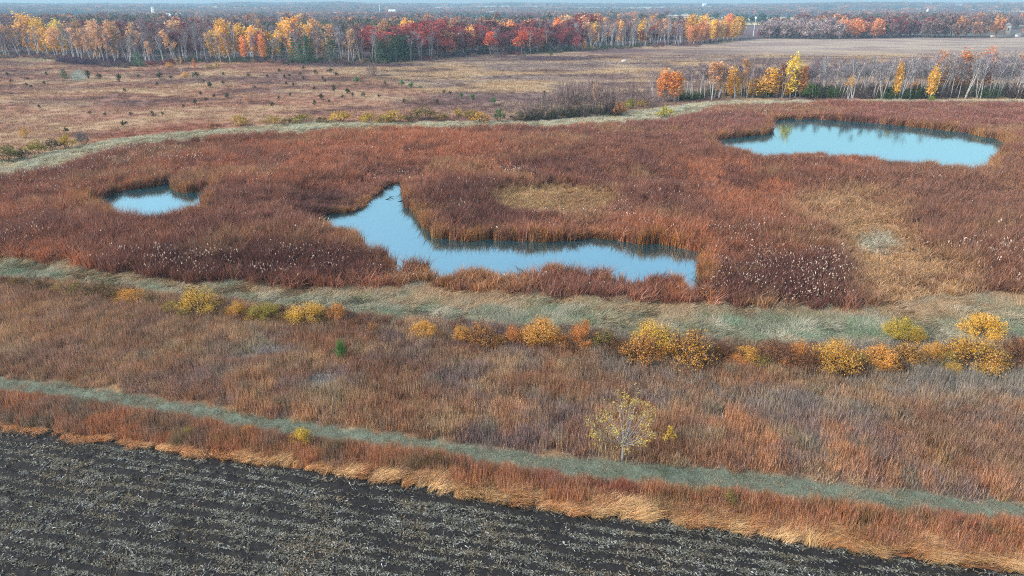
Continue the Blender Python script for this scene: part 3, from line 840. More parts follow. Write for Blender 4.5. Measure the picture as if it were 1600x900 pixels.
def make_pine(h, w, tiers=9, leaf=540, size=.38):
    tr, cr = Geo(), Geo()
    t = limb((0, 0, -.1), (0, 0, 1), h, 5, 0, .02)
    tr.tube(t, np.linspace(h * .016, .03, 6), 5, .5)
    P = []
    for i in range(tiers):
        f = (i + .6) / tiers; z = h * (.08 + .9 * f); rad = w * .5 * (1.05 - f) ** .8 * rng.uniform(.75, 1.15)
        m = 6
        for j in range(m):
            a = j * 6.283 / m + i * .7 + rng.uniform(-.3, .3)
            tip = np.array([np.cos(a) * rad, np.sin(a) * rad, z + rad * .12])
            b = np.array([[0, 0, z - .1], tip * [.6, .6, 1], tip]); b[1, 2] = z
            tr.tube(b, [.05, .03, .01], 3, .5)
            n = leaf // (tiers * m)
            q = rng.uniform(.3, 1.08, n)[:, None]
            P.append(np.array([0, 0, z]) * (1 - q) + tip * q + rng.normal(0, .06 * w, (n, 3)) * [1, 1, .6])
    cr.leaves(np.concatenate(P), size)
    return tr, cr
def make_bush(w, h, stems=26, leaf=900, size=.1, low=.25, dome=1.0, bareness=0.0, twig=160):
    """many stemmed shrub: stems fan from the base, leaves towards the outside"""
    tr, cr = Geo(), Geo()
    tips = []
    for i in range(stems):
        a = rng.uniform(0, 6.28); q = np.sqrt(rng.uniform(0, 1))
        top = np.array([np.cos(a) * q * w * .5, np.sin(a) * q * w * .5, h * (1 - .62 * q ** 2.2) * rng.uniform(.8, 1.06)])
        b0 = np.array([np.cos(a), np.sin(a), 0]) * q * w * .16
        m = b0 + (top - b0) * .5 + np.array([0, 0, .1 * h]) + rng.normal(0, .04 * w, 3)
        pts = np.array([b0 - [0, 0, .05], m, top])
        tr.tube(pts, [h * .012, h * .008, h * .002], 3, rng.uniform())
        tips.append((m, top))
    n = leaf
    k = rng.integers(0, stems, n); f = rng.uniform(low, 1.1, n) ** .8
    A = np.array([t[0] for t in tips])[k]; B = np.array([t[1] for t in tips])[k]
    P = A + (B - A) * (f[:, None] * 1.35 - .35) + rng.normal(0, .065 * w, (n, 3)) * np.array([1, 1, .75])
    P[:, 2] = np.maximum(P[:, 2], h * low * .35)
    cl = rng.uniform(0, 1, stems)
    if n: cr.leaves(P, size, np.clip(cl[k] * .55 + rng.uniform(0, .45, n), 0, 1))
    if twig:
        k = rng.integers(0, stems, twig); B = np.array([t[1] for t in tips])[k]; A = np.array([t[0] for t in tips])[k]
        P = A + (B - A) * rng.uniform(0, 1, (twig, 1)); D = (B - A) / (np.linalg.norm(B - A, axis=1)[:, None] + 1e-6) + rng.normal(0, .5, (twig, 3))
        wv = np.cross(D, rng.normal(size=(twig, 3))); wv = wv / (np.linalg.norm(wv, axis=1)[:, None] + 1e-6) * .006 * h
        V = np.stack([P - wv, P + wv, P + D * h * rng.uniform(.12, .28, (twig, 1))], 1).reshape(-1, 3)
        tr.add(V, np.arange(twig)[:, None] * 3 + np.array([[0, 1, 2]]), None, np.repeat(rng.uniform(0, 1, twig), 3))
    return tr, cr
LIB = {}
def lib(kind, makers, bark, leafmat):
    out = []
    for i, mk in enumerate(makers):
        t, c = mk()
        tm, cm = t.mesh(kind + '_trunk'), c.mesh(kind + '_crown')
        tm.materials.append(bark); cm.materials.append(leafmat)
        out.append((tm, cm))
    LIB[kind] = out
# heights are 13 m for trees, 1 m for bushes (scaled when planted)
lib('birch', [lambda i=i: make_birch(13, [.45, .38, .5, .4, .55, .42, .45][i], [.2, .24, .17, .22, .16, .25, .22][i], 0, 0, 460, [1, 1, 1, 2, 1, 3, 2][i], .0092) for i in range(7)], M_BIRCH, M_TWIG)
lib('aspen', [lambda i=i: make_birch(13, [.3, .22, .36, .25, .32][i], [.25, .28, .22, .27, .24][i], [1100, 1200, 1000, 1200, 900][i], .38, 60, [1, 1, 1, 2, 1][i], .0105) for i in range(5)], M_BIRCH, M_LEAF)
lib('sparse_aspen', [lambda i=i: make_birch(13, .42, [.2, .24, .18, .22][i], [240, 280, 220, 300][i], .36, 260, [1, 1, 2, 1][i], .0105) for i in range(4)], M_BIRCH, M_LEAF)
lib('oak', [lambda i=i: make_round(13, [9, 8, 7, 10, 8][i], [.2, .24, .22, .2, .26][i], 640, .46, [10, 9, 8, 11, 9][i]) for i in range(5)], M_BARK, M_LEAF)
lib('bare_oak', [lambda i=i: make_round(13, [10, 9, 8][i], .22, 620, .4, 9, 1.0) for i in range(3)], M_BARK, M_TWIG)
lib('pine', [lambda i=i: make_pine(13, [6.5, 5.5, 7.5][i]) for i in range(3)], M_BARK, M_LEAF)

def plant(kind, name, x, y, h, rz, colour, label, cat, group=None, sx=1.0, ref=13.0, bark=None, parts=('trunk', 'crown'), var=None):
    ms = LIB[kind]; tm, cm = ms[rng.integers(0, len(ms)) if var is None else var]
    e = bpy.data.objects.new(name, None); COL.objects.link(e)
    e.empty_display_size = .5
    e.location = (x, y, float(hill(np.array([x]), np.array([y]))[0])); e.rotation_euler = (0, 0, rz)
    s = h / ref; e.scale = (s * sx, s * sx, s)
    tag(e, label, cat, group)
    t = put(parts[0], tm, None, e); c = put(parts[1], cm, None, e)
    c.color = (*[float(q) for q in colour], 1)
    if bark is not None: t.color = (*[float(q) for q in bark], 1)
    return e

YEL = s2l(234, 198, 80); GOLD = s2l(236, 184, 72); ORG = s2l(224, 150, 76); PEACH = s2l(206, 162, 116); RED = s2l(156, 72, 62); DRED = s2l(120, 66, 66); CRIM = s2l(156, 58, 62)
PINE = s2l(64, 92, 66); GRN = s2l(74, 122, 70); TWG = s2l(128, 110, 112); TWG_W = s2l(140, 134, 136); BRN = s2l(128, 98, 88); OLV = s2l(150, 134, 60)
def vary(c, a=.16):
    return np.clip(np.array(c) * rng.uniform(1 - a, 1 + a) * rng.uniform(.94, 1.06, 3), 0, 1)

# ------------------------------------------------------------------ the long far wood
KINDS = {
    'birch': ('birch', 'birch_tree', TWG, 'bare white-trunked birch in the long far wood', 'tree', 'bare birches of the long far wood'),
    'bare': ('bare_oak', 'bare_tree', BRN, 'bare brown round-crowned tree in the far wood', 'tree', 'bare brown trees of the long far wood'),
    'yellow': ('aspen', 'aspen_tree', GOLD, 'golden yellow aspen in the long far wood', 'tree', 'golden aspens of the long far wood'),
    'orange': ('aspen', 'aspen_tree', ORG, 'orange leafed aspen in the long far wood', 'tree', 'orange aspens of the long far wood'),
    'peach': ('sparse_aspen', 'aspen_tree', PEACH, 'thin peach leafed aspen in the far wood', 'tree', 'peach aspens of the long far wood'),
    'red': ('oak', 'oak_tree', RED, 'rust red broad oak in the long far wood', 'tree', 'red oaks of the long far wood'),
    'dred': ('oak', 'oak_tree', DRED, 'dark maroon broad oak in the far wood', 'tree', 'maroon oaks of the long far wood'),
    'pine': ('pine', 'pine_tree', PINE, 'dark green pine in the long far wood', 'tree', 'pines of the long far wood')}
def weights(u, row):
    back = row >= 2
    W = [(-60, 60, dict(birch=8, bare=1), dict(bare=5, birch=3, peach=1.5)),
         (60, 112, dict(birch=4, peach=1), dict(yellow=5, birch=4)),
         (112, 135, dict(birch=1), dict(birch=4, bare=3)),
         (135, 195, dict(peach=6, birch=5), dict(peach=4, birch=4, bare=2)),
         (195, 350, dict(birch=8, peach=1, pine=.5), dict(birch=5, peach=1, bare=4, dred=1.4)),
         (350, 425, dict(orange=2.5, birch=5, red=.8, peach=1), dict(yellow=1.8, birch=5, dred=2, bare=2)),
         (425, 455, dict(birch=1), dict(yellow=3, birch=4, peach=1)),
         (455, 525, dict(pine=4, birch=4), dict(yellow=2, birch=5, peach=1, bare=2, dred=1)),
         (525, 590, dict(birch=6, peach=2), dict(yellow=1.2, birch=5, dred=2, peach=1, bare=2)),
         (590, 665, dict(pine=6, birch=1.5, red=1), dict(red=5, dred=4, peach=1, yellow=.4, bare=1)),
         (665, 700, dict(birch=5), dict(red=5, dred=4, yellow=.5, birch=1)),
         (700, 760, dict(birch=1.5, yellow=1.5, dred=2, red=2), dict(red=6, dred=6, yellow=.9, orange=.6)),
         (760, 910, dict(birch=1.5, dred=2, red=2, pine=1.2), dict(red=4, orange=1.2, yellow=1.2, dred=4, birch=2)),
         (910, 1085, dict(birch=9, dred=.5), dict(yellow=1.8, peach=2, birch=6, red=.8)),
         (1085, 1165, dict(peach=3, yellow=2, orange=2), dict(peach=3, orange=3, yellow=2)), (1165, 9999, {}, {})]
    for a, b, f, k in W:
        if a <= u < b: return k if back else f
    return {}
BACK = []
def build_wood():
    rows = [2, 9, 17, 27, 39, 53, 70, 92]
    sp = [5.2, 5.6, 6.2, 7.0, 8.0, 9.0, 10.0, 11.5]
    for k, (dep, spc) in enumerate(zip(rows, sp)):
        u = -40.0
        while u < 1165:
            x0, y0 = ground(u, L_wood(u)); x0, y0 = float(x0), float(y0)
            st = spc * rng.uniform(.6, 1.4)
            u += st / mpp(y0)
            if u < 1060 or k < 5:
                w = weights(u, k)
            else: w = {}
            if not w: continue
            ks = list(w); p = np.array([w[q] for q in ks]); kd = ks[rng.choice(len(ks), p=p / p.sum())]
            r = math.hypot(x0, y0)
            dd = dep + rng.uniform(-3, 3) + (float(fbm(np.array([x0]), np.array([0.]), 22, 2, 111)[0]) - .5) * 16
            x, y = x0 * (1 + dd / r), y0 * (1 + dd / r)
            km, nm, col, lb, ct, gr = KINDS[kd]
            h = {'birch': 13.5, 'bare': 13.5, 'yellow': 13.5, 'orange': 13, 'peach': 13.5, 'red': 13, 'dred': 12.5, 'pine': 11}[kd] * rng.uniform(.85, 1.3)
            h *= [.92, .95, 1.0, 1.12, 1.2, 1.28, 1.32, 1.36][k]
            if u > 900: h *= 1.1
            if kd == 'birch' and k >= 4:
                BACK.append((x, y, h / 13)); continue
            seg = [w_ for a_, w_ in ((95, 'at its left end'), (345, 'above the dark mauve thicket'), (450, 'near the white hunting blind'), (665, 'around the green pines'), (905, 'near the orange maples'), (9999, 'towards its right end')) if u < a_][0]
            lb = lb + ' ' + seg; gr = gr + ' ' + seg
            c = vary(col, .2)
            if kd == 'birch': c = vary(TWG if rng.uniform() < .6 else TWG_W, .15)
            plant(km, nm, x, y, h, rng.uniform(0, 6.28), c, lb, ct, gr, rng.uniform(1.0, 1.4) if k < 2 or kd in ('birch', 'pine') else rng.uniform(1.2, 2.0))
    # trees one can point out along the edge
    for (u, vb, vt, wpx, kd, col, lb) in [
        (92, 89, 50, 40, 'oak', GOLD, 'round golden orange tree glowing at the edge of the wood, below the tall yellow ones'),
        (66, 82, 34, 22, 'aspen', YEL, 'tall yellow aspen left of the round golden orange tree'),
        (97, 80, 31, 24, 'aspen', YEL, 'tall yellow aspen right behind the round golden orange tree'),
        (10, 84, 44, 26, 'aspen', PEACH, 'faded orange aspen at the far left end of the wood'),
        (157, 96, 33, 22, 'aspen', PEACH * 1.1, 'tall faded orange aspen left of the dark mauve thicket'),
        (181, 97, 32, 26, 'aspen', PEACH, 'tall faded orange aspen above the dark mauve thicket'),
        (378, 90, 38, 20, 'aspen', GOLD, 'golden aspen behind the white hunting blind'),
        (412, 88, 50, 18, 'aspen', GOLD, 'slim golden tree right of the white hunting blind'),
        (421, 84, 58, 14, 'oak', DRED, 'small dark red tree beside the slim golden one'),
        (498, 96, 62, 8, 'aspen', PEACH, 'thin orange sapling, left one of a pair before the pines'),
        (507, 96, 63, 8, 'aspen', PEACH, 'thin orange sapling, right one of a pair before the pines'),
        (553, 90, 48, 16, 'aspen', PEACH, 'pale orange slender aspen between the two clumps of pines'),
        (767, 86, 45, 32, 'oak', s2l(216, 96, 48), 'round orange maple at the meadow edge, widest of the orange ones'),
        (815, 85, 41, 27, 'oak', s2l(206, 92, 48), 'tall orange red maple right of the round orange maple'),
        (697, 86, 50, 16, 'aspen', GOLD, 'golden aspen in front of the dark red oaks, leftmost of three'),
        (706, 87, 52, 16, 'aspen', GOLD * .95, 'golden aspen in front of the dark red oaks, middle of three'),
        (722, 85, 51, 18, 'aspen', GOLD, 'golden aspen in front of the dark red oaks, rightmost of three'),
        (838, 82, 55, 16, 'oak', DRED * 1.2, 'narrow dark red maple next to the tall orange red maple'),
        (874, 80, 50, 18, 'oak', CRIM, 'crimson maple above the small dark cedar clump'),
        (900, 80, 53, 20, 'oak', CRIM * .95, 'crimson maple beside a little yellow bush at the wood edge'),
        (1001, 72, 46, 24, 'oak', s2l(130, 60, 56), 'dull red oak amid the bare birches'),
        (1116, 62, 46, 14, 'aspen', YEL, 'small yellow tree at the end of the bare birches'),
        (1146, 60, 38, 14, 'aspen', ORG, 'orange tree at the right tip of the wood'),
        (1158, 56, 39, 9, 'oak', DRED, 'dark red little tree at the right tip of the wood'),
        (1188, 60, 46, 11, 'oak', CRIM * .9, 'dark red bush beside the tall lamp pole')]:
        x, y, h = height_at(u, vb, vt)
        w = wpx * mpp(y); base_w = {'oak': 8.5, 'aspen': 4.4}[kd] * h / 13
        plant(kd, 'maple_tree' if kd == 'oak' else 'aspen_tree', x, y, h, rng.uniform(0, 6.28), vary(col, .06), lb, 'tree', None, w / base_w)
    for (u, vb, vt, wpx, lb) in [(217, 105, 81, 24, 'round green bush at the edge of the wood beside leaning birches'), (101, 123, 108, 19, 'bright green pine bush alone in the meadow beside a bare patch'), (942, 80, 65, 20, 'dark cedar at the foot of the birches'), (855, 82, 68, 26, 'dark green cedar below the crimson maples'), (607, 98, 87, 13, 'little green pine before the wood'), (422, 95, 75, 16, 'small green pine under the slim golden tree'), (655, 87, 50, 30, 'large bright green pine on the right of its clump'), (308, 92, 83, 11, 'small green pine under the birches')]:
        x, y, h = height_at(u, vb, vt); w = wpx * mpp(y)
        plant('pine', 'pine_tree', x, y, h, rng.uniform(0, 6.28), vary(GRN if 'green' in lb and 'dark' not in lb else PINE, .08), lb, 'tree', None, w / (6.2 * h / 13))
    for grp, pts in (('left of the pair of orange saplings', [(460, 98, 56), (470, 99, 60), (480, 98, 54), (489, 98, 59), (516, 98, 55), (524, 97, 62)]), ('right of the pale orange slender aspen', [(592, 98, 56), (601, 97, 60), (611, 97, 53), (621, 96, 57), (631, 95, 54), (640, 94, 52)])):
        for (u, vb, vt) in pts:
            x, y, h = height_at(u, vb, vt)
            plant('pine', 'pine_tree', x, y, h, rng.uniform(0, 6.28), vary(s2l(84, 112, 78), .12), 'green pine in the clump at the wood edge ' + grp, 'tree', 'pines of the clump ' + grp, rng.uniform(.9, 1.3))
build_wood()

# ------------------------------------------------------------------ grove behind the far pond
def build_grove():
    tops = lambda u: np.interp(u, [1015, 1060, 1130, 1220, 1260, 1290, 1400, 1450, 1540, 1600, 1640], [108, 100, 96, 92, 92, 88, 90, 84, 80, 80, 80])
    base = lambda u: np.interp(u, [1015, 1060, 1120, 1250, 1400, 1500, 1640], [160, 158, 154, 154, 157, 154, 156])
    n = 0
    for u in np.arange(1025, 1640, 7.6):
        for row in range(2):
            if u < 1275 and row == 1 and rng.uniform() < .45: continue
            uu = u + rng.uniform(-4, 4); vb = base(uu) - row * 5 - rng.uniform(0, 4)
            x, y, h = height_at(uu, vb, tops(uu) + rng.uniform(-3, 14))
            seg = 'left of its tallest yellow aspen' if uu < 1235 else 'between the yellow aspen and the lone golden one' if uu < 1398 else 'right of the lone golden aspen'
            plant('birch', 'birch_tree', x, y, h, rng.uniform(0, 6.28), vary(TWG_W if uu > 1270 else TWG, .14), 'bare white-trunked birch of the grove, ' + seg, 'tree', 'bare birches of the grove ' + seg, rng.uniform(1.0, 1.45))
    for (u, vb, vt, wpx, col, lb) in [
        (1036, 158, 109, 26, s2l(224, 150, 64), 'orange yellow aspen at the left end of the grove, left one of two'),
        (1053, 159, 112, 26, s2l(220, 144, 60), 'orange yellow aspen at the left end of the grove, right one of two'),
        (1112, 154, 97, 26, PEACH, 'faded orange aspen between white birches in the grove'),
        (1142, 153, 104, 20, GOLD, 'orange gold cone-shaped aspen in the grove, first from the left'),
        (1162, 152, 92, 26, PEACH, 'faded peach aspen behind the golden trees of the grove'),
        (1185, 153, 124, 22, GOLD, 'low golden aspen at the foot of the grove'),
        (1200, 153, 106, 26, GOLD, 'golden aspen left of the tallest yellow one'),
        (1219, 150, 100, 18, s2l(138, 74, 58), 'russet brown tree left of the tallest yellow aspen'),
        (1234, 153, 86, 24, YEL * 1.05, 'tallest bright yellow aspen of the grove'),
        (1251, 153, 104, 18, s2l(222, 150, 70), 'orange yellow aspen right of the tallest yellow one'),
        (1325, 156, 112, 14, s2l(214, 162, 84), 'thin pale yellow aspen among leaning white birches'),
        (1398, 156, 98, 13, GOLD * .98, 'single orange gold aspen amid the bare white birches'),
        (1452, 156, 104, 17, GOLD * .98, 'orange gold aspen in front of the tall faded orange ones'),
        (1424, 153, 128, 14, ORG, 'small orange sapling between two golden aspens'),
        (1462, 148, 81, 22, PEACH * 1.05, 'tall faded orange aspen behind the grove, leftmost of three'),
        (1495, 147, 79, 26, s2l(212, 138, 84), 'tall faded orange aspen behind the grove, middle of three'),
        (1535, 145, 73, 22, s2l(214, 142, 82), 'tall faded orange aspen behind the grove, rightmost of three'),
        (1479, 148, 88, 24, PEACH, 'shorter faded orange aspen just left of the middle tall one'),
        (1516, 147, 84, 24, PEACH, 'shorter faded orange aspen just right of the middle tall one'),
        (1112, 156, 98, 30, PEACH, 'peach crowned aspen standing in front at the left of the grove'),
        (1597, 128, 72, 24, s2l(176, 112, 76), 'rusty brown tree behind the grove at the picture edge'),
        (1374, 152, 132, 14, PEACH, 'small faded peach sapling under the birches')]:
        x, y, h = height_at(u, vb, vt); w = wpx * mpp(y)
        thin = ('faded' in lb and 'tall' not in lb) or 'thin' in lb or 'peach' in lb
        plant('sparse_aspen' if thin else 'aspen', 'aspen_tree', x, y, h, rng.uniform(0, 6.28), vary(col, .05), lb, 'tree', None, w / (4.2 * h / 13))
    # the close golden cluster
    for i in range(15):
        u = 1124 + i * 8.4 + rng.uniform(-3, 3); low = rng.uniform() < .4
        x, y, h = height_at(u, 153 - (0 if low else rng.uniform(2, 7)), rng.uniform(118, 128) if low else rng.uniform(98, 112))
        plant('aspen', 'aspen_tree', x, y, h, rng.uniform(0, 6.28), vary(GOLD if rng.uniform() < .7 else PEACH, .08), 'golden aspen in the close cluster left of the tallest yellow aspen', 'tree', 'golden aspens clustered in the grove', rng.uniform(.9, 1.3))
    for u in np.arange(1262, 1640, 2.6):
        x, y, h = height_at(u, 146 - rng.uniform(0, 6), rng.uniform(88, 104)); BACK.append((x, y, h / 13))
    for u in np.arange(1060, 1262, 4.5):
        x, y, h = height_at(u, 148 - rng.uniform(0, 4), rng.uniform(100, 116)); BACK.append((x, y, h / 13))
build_grove()

# ------------------------------------------------------------------ shrubs
M_STEM = mat_plant('shrub_stem', (.10, .062, .05), 0, .6, 1.4, .02, 1.0)
M_GSTEM = mat_plant('grey_stem', 'obj', 0, .6, 1.4, .02, 1.0)
lib('shrub', [lambda i=i: make_bush(1.35, 1, 40, [6200, 5600, 6600, 5200, 6000][i], .021, .1, 1, 0, 260) for i in range(5)], M_STEM, M_LEAF)
lib('half_shrub', [lambda i=i: make_bush(1.35, 1, 44, [2600, 2200, 3000][i], .021, .2, 1, 0, 520) for i in range(3)], M_STEM, M_LEAF)
lib('far_shrub', [lambda i=i: make_bush(1.5, 1, 20, 420, .075, .12, 1, 0, 120) for i in range(3)], M_STEM, M_LEAF)
lib('bare_shrub', [lambda i=i: make_bush(1.4, 1, 44, 60, .05, .3, 1, 0, 700) for i in range(3)], M_GSTEM, M_LEAF)
lib('juniper', [lambda i=i: make_bush(1.2, 1, 14, 300, .085, .1, 1, 0, 0) for i in range(3)], M_STEM, M_LEAF)
def bush(kind, name, u, vb, vt, wpx, col, lb, cat='shrub', group=None, bark=None, nominal=1.35):
    x, y, h = height_at(u, vb, vt)
    w = wpx * mpp(y); y1 = y + w * .2; x *= y1 / y; y = y1
    kk = (450.0 - vt) / FPX; h = max(y * (kk * CP - SP) / (CP + kk * SP) + CAM_H, .62 * h) * 1.08      # pixel base is the front of the bush
    plant(kind, name, x, y, h, rng.uniform(0, 6.28), vary(col, .06), lb, cat, group, w / (nominal * h), 1.0, bark, ('stem', 'foliage'))
SH_Y = s2l(212, 176, 66); SH_G = s2l(214, 162, 62); SH_O = s2l(212, 146, 66); SH_B = s2l(150, 104, 62); SH_L = s2l(170, 150, 68); SH_D = s2l(140, 118, 66)
def build_shrubs():
    near = [
        (96, 460, 444, 32, 'shrub', SH_L, 'low yellow olive shrub at the left end of the near shrub row'),
        (152, 468, 446, 66, 'half_shrub', SH_D, 'dull grey olive shrub left of the low golden mound'),
        (207, 478, 453, 52, 'shrub', SH_G, 'low golden mound of a shrub before the green band'),
        (272, 492, 472, 36, 'shrub', SH_L, 'small olive yellow shrub leaning on the large yellow dome'),
        (316, 496, 452, 60, 'shrub', SH_Y, 'large yellow dome shrub in the left part of the near row'),
        (373, 503, 472, 32, 'shrub', SH_G, 'narrow golden shrub right of the large yellow dome'),
        (414, 506, 474, 52, 'shrub', SH_L, 'olive yellow shrub between two golden ones'),
        (480, 512, 474, 64, 'shrub', SH_Y, 'broad yellow shrub next to the orange one'),
        (527, 508, 476, 34, 'shrub', SH_O, 'bright orange shrub at the right of the broad yellow one'),
        (555, 520, 502, 30, 'half_shrub', SH_B, 'sparse brown shrub left of a thin orange one'),
        (583, 526, 506, 32, 'half_shrub', SH_O, 'thin orange tinged low shrub alone in the gap of the row'),
        (664, 534, 504, 48, 'shrub', SH_G, 'golden shrub standing alone in the middle of the row gap'),
        (722, 540, 510, 32, 'shrub', SH_G, 'yellow shrub at the start of the dense stretch of the row'),
        (753, 548, 506, 56, 'half_shrub', SH_O * .85, 'brown and orange shrub beside the yellow start of the dense stretch'),
        (803, 542, 512, 34, 'shrub', SH_O, 'orange yellow shrub left of a big golden one'),
        (845, 548, 500, 68, 'shrub', SH_G, 'big golden orange shrub in the dense stretch'),
        (912, 548, 506, 46, 'shrub', SH_O, 'orange gold shrub with a gap on either side'),
        (943, 552, 515, 40, 'half_shrub', SH_L, 'olive and orange shrub left of the tallest shrub'),
        (1020, 558, 506, 76, 'shrub', SH_Y, 'tallest yellow shrub of the dense stretch'),
        (1003, 576, 528, 70, 'half_shrub', SH_O * .9, 'brown twiggy shrub with orange leaves below the tallest shrub'),
        (1074, 582, 520, 84, 'half_shrub', SH_G, 'wide shrub half bare with golden leaves right of the tallest'),
        (1128, 574, 538, 50, 'half_shrub', SH_B, 'nearly leafless brown shrub in the dense stretch'),
        (1164, 574, 544, 54, 'shrub', SH_G, 'low yellow gold shrub between brown ones'),
        (1210, 582, 532, 64, 'half_shrub', SH_B * 1.15, 'reddish brown shrub right of the low yellow gold one'),
        (1246, 572, 534, 34, 'shrub', SH_O, 'small orange topped shrub left of the large golden mound'),
        (1298, 592, 534, 76, 'shrub', SH_G, 'large golden mound shrub in the right part of the row'),
        (1262, 590, 548, 46, 'half_shrub', SH_B, 'dark brown twiggy shrub at the foot of the large golden mound'),
        (1370, 586, 542, 58, 'shrub', SH_G, 'golden shrub right of the large golden mound'),
        (1412, 578, 536, 52, 'half_shrub', SH_G, 'brownish gold shrub below the olive one in the green band'),
        (1454, 572, 536, 42, 'shrub', SH_G, 'neat golden shrub between two brownish gold ones'),
        (1515, 584, 532, 92, 'shrub', SH_G * .95, 'wide golden shrub under the bright yellow dome'),
        (1405, 540, 500, 60, 'shrub', s2l(196, 168, 58), 'olive yellow shrub standing alone in the green band'),
        (1434, 544, 518, 34, 'shrub', s2l(190, 160, 56), 'small olive shrub attached to the lone olive yellow one'),
        (1530, 536, 495, 72, 'shrub', s2l(230, 176, 40), 'bright yellow domed shrub in the green band'),
        (1486, 592, 570, 32, 'shrub', SH_Y * .95, 'small low yellow shrub in front of the row'),
        (1582, 574, 530, 50, 'half_shrub', SH_B * 1.1, 'brown orange shrub at the right end of the row'),
        (1600, 556, 528, 30, 'shrub', SH_O * .9, 'orange shrub cut by the picture edge'),
        (388, 684, 666, 22, 'shrub', SH_O, 'little orange shrub below the track'),
        (471, 700, 673, 36, 'shrub', s2l(214, 178, 40), 'round bright yellow bush below the track'),
        (297, 690, 668, 18, 'shrub', s2l(170, 158, 66), 'tiny olive bush below the track'),
        (341, 698, 681, 22, 'shrub', s2l(166, 146, 54), 'low olive yellow bush near the field edge'),
        (1140, 796, 768, 28, 'half_shrub', SH_L, 'thin yellow green weed clump below the track'),
        (533, 566, 533, 22, 'shrub', s2l(92, 140, 62), 'single bright green conical shrub in the prairie'),
        (604, 573, 568, 9, 'shrub', s2l(84, 108, 66), 'tiny green sprout bush in the prairie'),
        (1465, 722, 706, 44, 'half_shrub', s2l(176, 140, 60), 'low yellowish weed patch in the prairie')]
    for (u, vb, vt, w, kd, col, lb) in near:
        bush(kd, 'shrub', u, vb, vt, w, col, lb)
    for (u, vb, w, c) in [(690, 538, 30, SH_B), (775, 546, 34, SH_G), (872, 546, 36, SH_O), (890, 550, 30, SH_B), (965, 556, 40, SH_B), (985, 562, 36, SH_G), (1045, 566, 44, SH_G), (1100, 578, 40, SH_B), (1118, 566, 34, SH_L), (1146, 578, 36, SH_O), (1188, 580, 38, SH_L), (1228, 580, 40, SH_O), (1276, 576, 40, SH_G), (1330, 590, 46, SH_B), (1342, 580, 40, SH_L), (1392, 584, 38, SH_B), (1432, 578, 38, SH_G), (1474, 576, 38, SH_L), (1496, 574, 34, SH_B), (1548, 582, 40, SH_G), (1566, 574, 34, SH_L), (1085, 560, 36, SH_G), (1312, 570, 36, SH_G), (1536, 560, 34, SH_L)]:
        bush('half_shrub' if c is SH_B or rng.uniform() < .5 else 'shrub', 'shrub', u + rng.uniform(-4, 4), vb + 3, vb - w * .62, w * 1.1, c, 'low olive gold or brown shrub filling in between the larger ones of the dense stretch', 'shrub', 'filler shrubs of the dense stretch')
    for (u, vb, w, c) in [(30, 452, 30, SH_D), (62, 456, 28, SH_D), (122, 464, 34, SH_L), (180, 470, 30, SH_D), (236, 480, 30, SH_D), (350, 500, 30, SH_D), (443, 508, 30, SH_D), (504, 512, 30, SH_D), (290, 500, 26, SH_L), (395, 508, 26, SH_G)]:
        bush('half_shrub', 'shrub', u, vb + 3, vb - w * .6, w * 1.15, c, 'low dull olive shrub in the left stretch of the near row', 'shrub', 'dull filler shrubs of the left stretch')
    far = [(14, 254, 228, 44, s2l(128, 118, 70)), (60, 243, 221, 36, s2l(146, 132, 60)), (84, 236, 218, 26, s2l(104, 86, 70)), (107, 233, 211, 28, s2l(180, 150, 52)), (130, 228, 208, 20, s2l(120, 116, 112)), (375, 198, 181, 30, s2l(190, 156, 70)), (425, 195, 182, 34, s2l(168, 140, 66)), (474, 194, 177, 40, s2l(144, 130, 64)), (530, 192, 175, 46, s2l(196, 162, 66)), (577, 193, 175, 32, s2l(186, 158, 60)), (615, 193, 174, 44, s2l(178, 154, 60)), (662, 188, 168, 46, s2l(128, 114, 66)), (717, 182, 171, 24, s2l(184, 152, 54)), (750, 194, 176, 34, s2l(186, 142, 60)), (735, 186, 172, 30, s2l(150, 128, 60)), (812, 190, 176, 36, s2l(110, 96, 74)), (450, 196, 184, 26, s2l(132, 112, 66)), (642, 192, 178, 26, s2l(112, 96, 70)), (36, 250, 234, 30, s2l(100, 86, 66)), (690, 190, 176, 30, s2l(138, 116, 66)), (338, 203, 192, 26, s2l(146, 104, 66)), (505, 193, 182, 24, s2l(120, 104, 66)), (600, 194, 182, 26, s2l(150, 130, 60))]
    for (u, vb, vt, w, col) in far:
        bush('far_shrub', 'shrub', u, vb, vt, w, col, 'rounded olive or yellow shrub in the far row ' + ('at the left picture edge' if u < 200 else 'between left edge and middle' if u < 560 else 'left of the grey thicket'), 'shrub', 'far row shrubs ' + ('at the left' if u < 200 else 'centre left' if u < 560 else 'by the thicket'), None, 1.5)
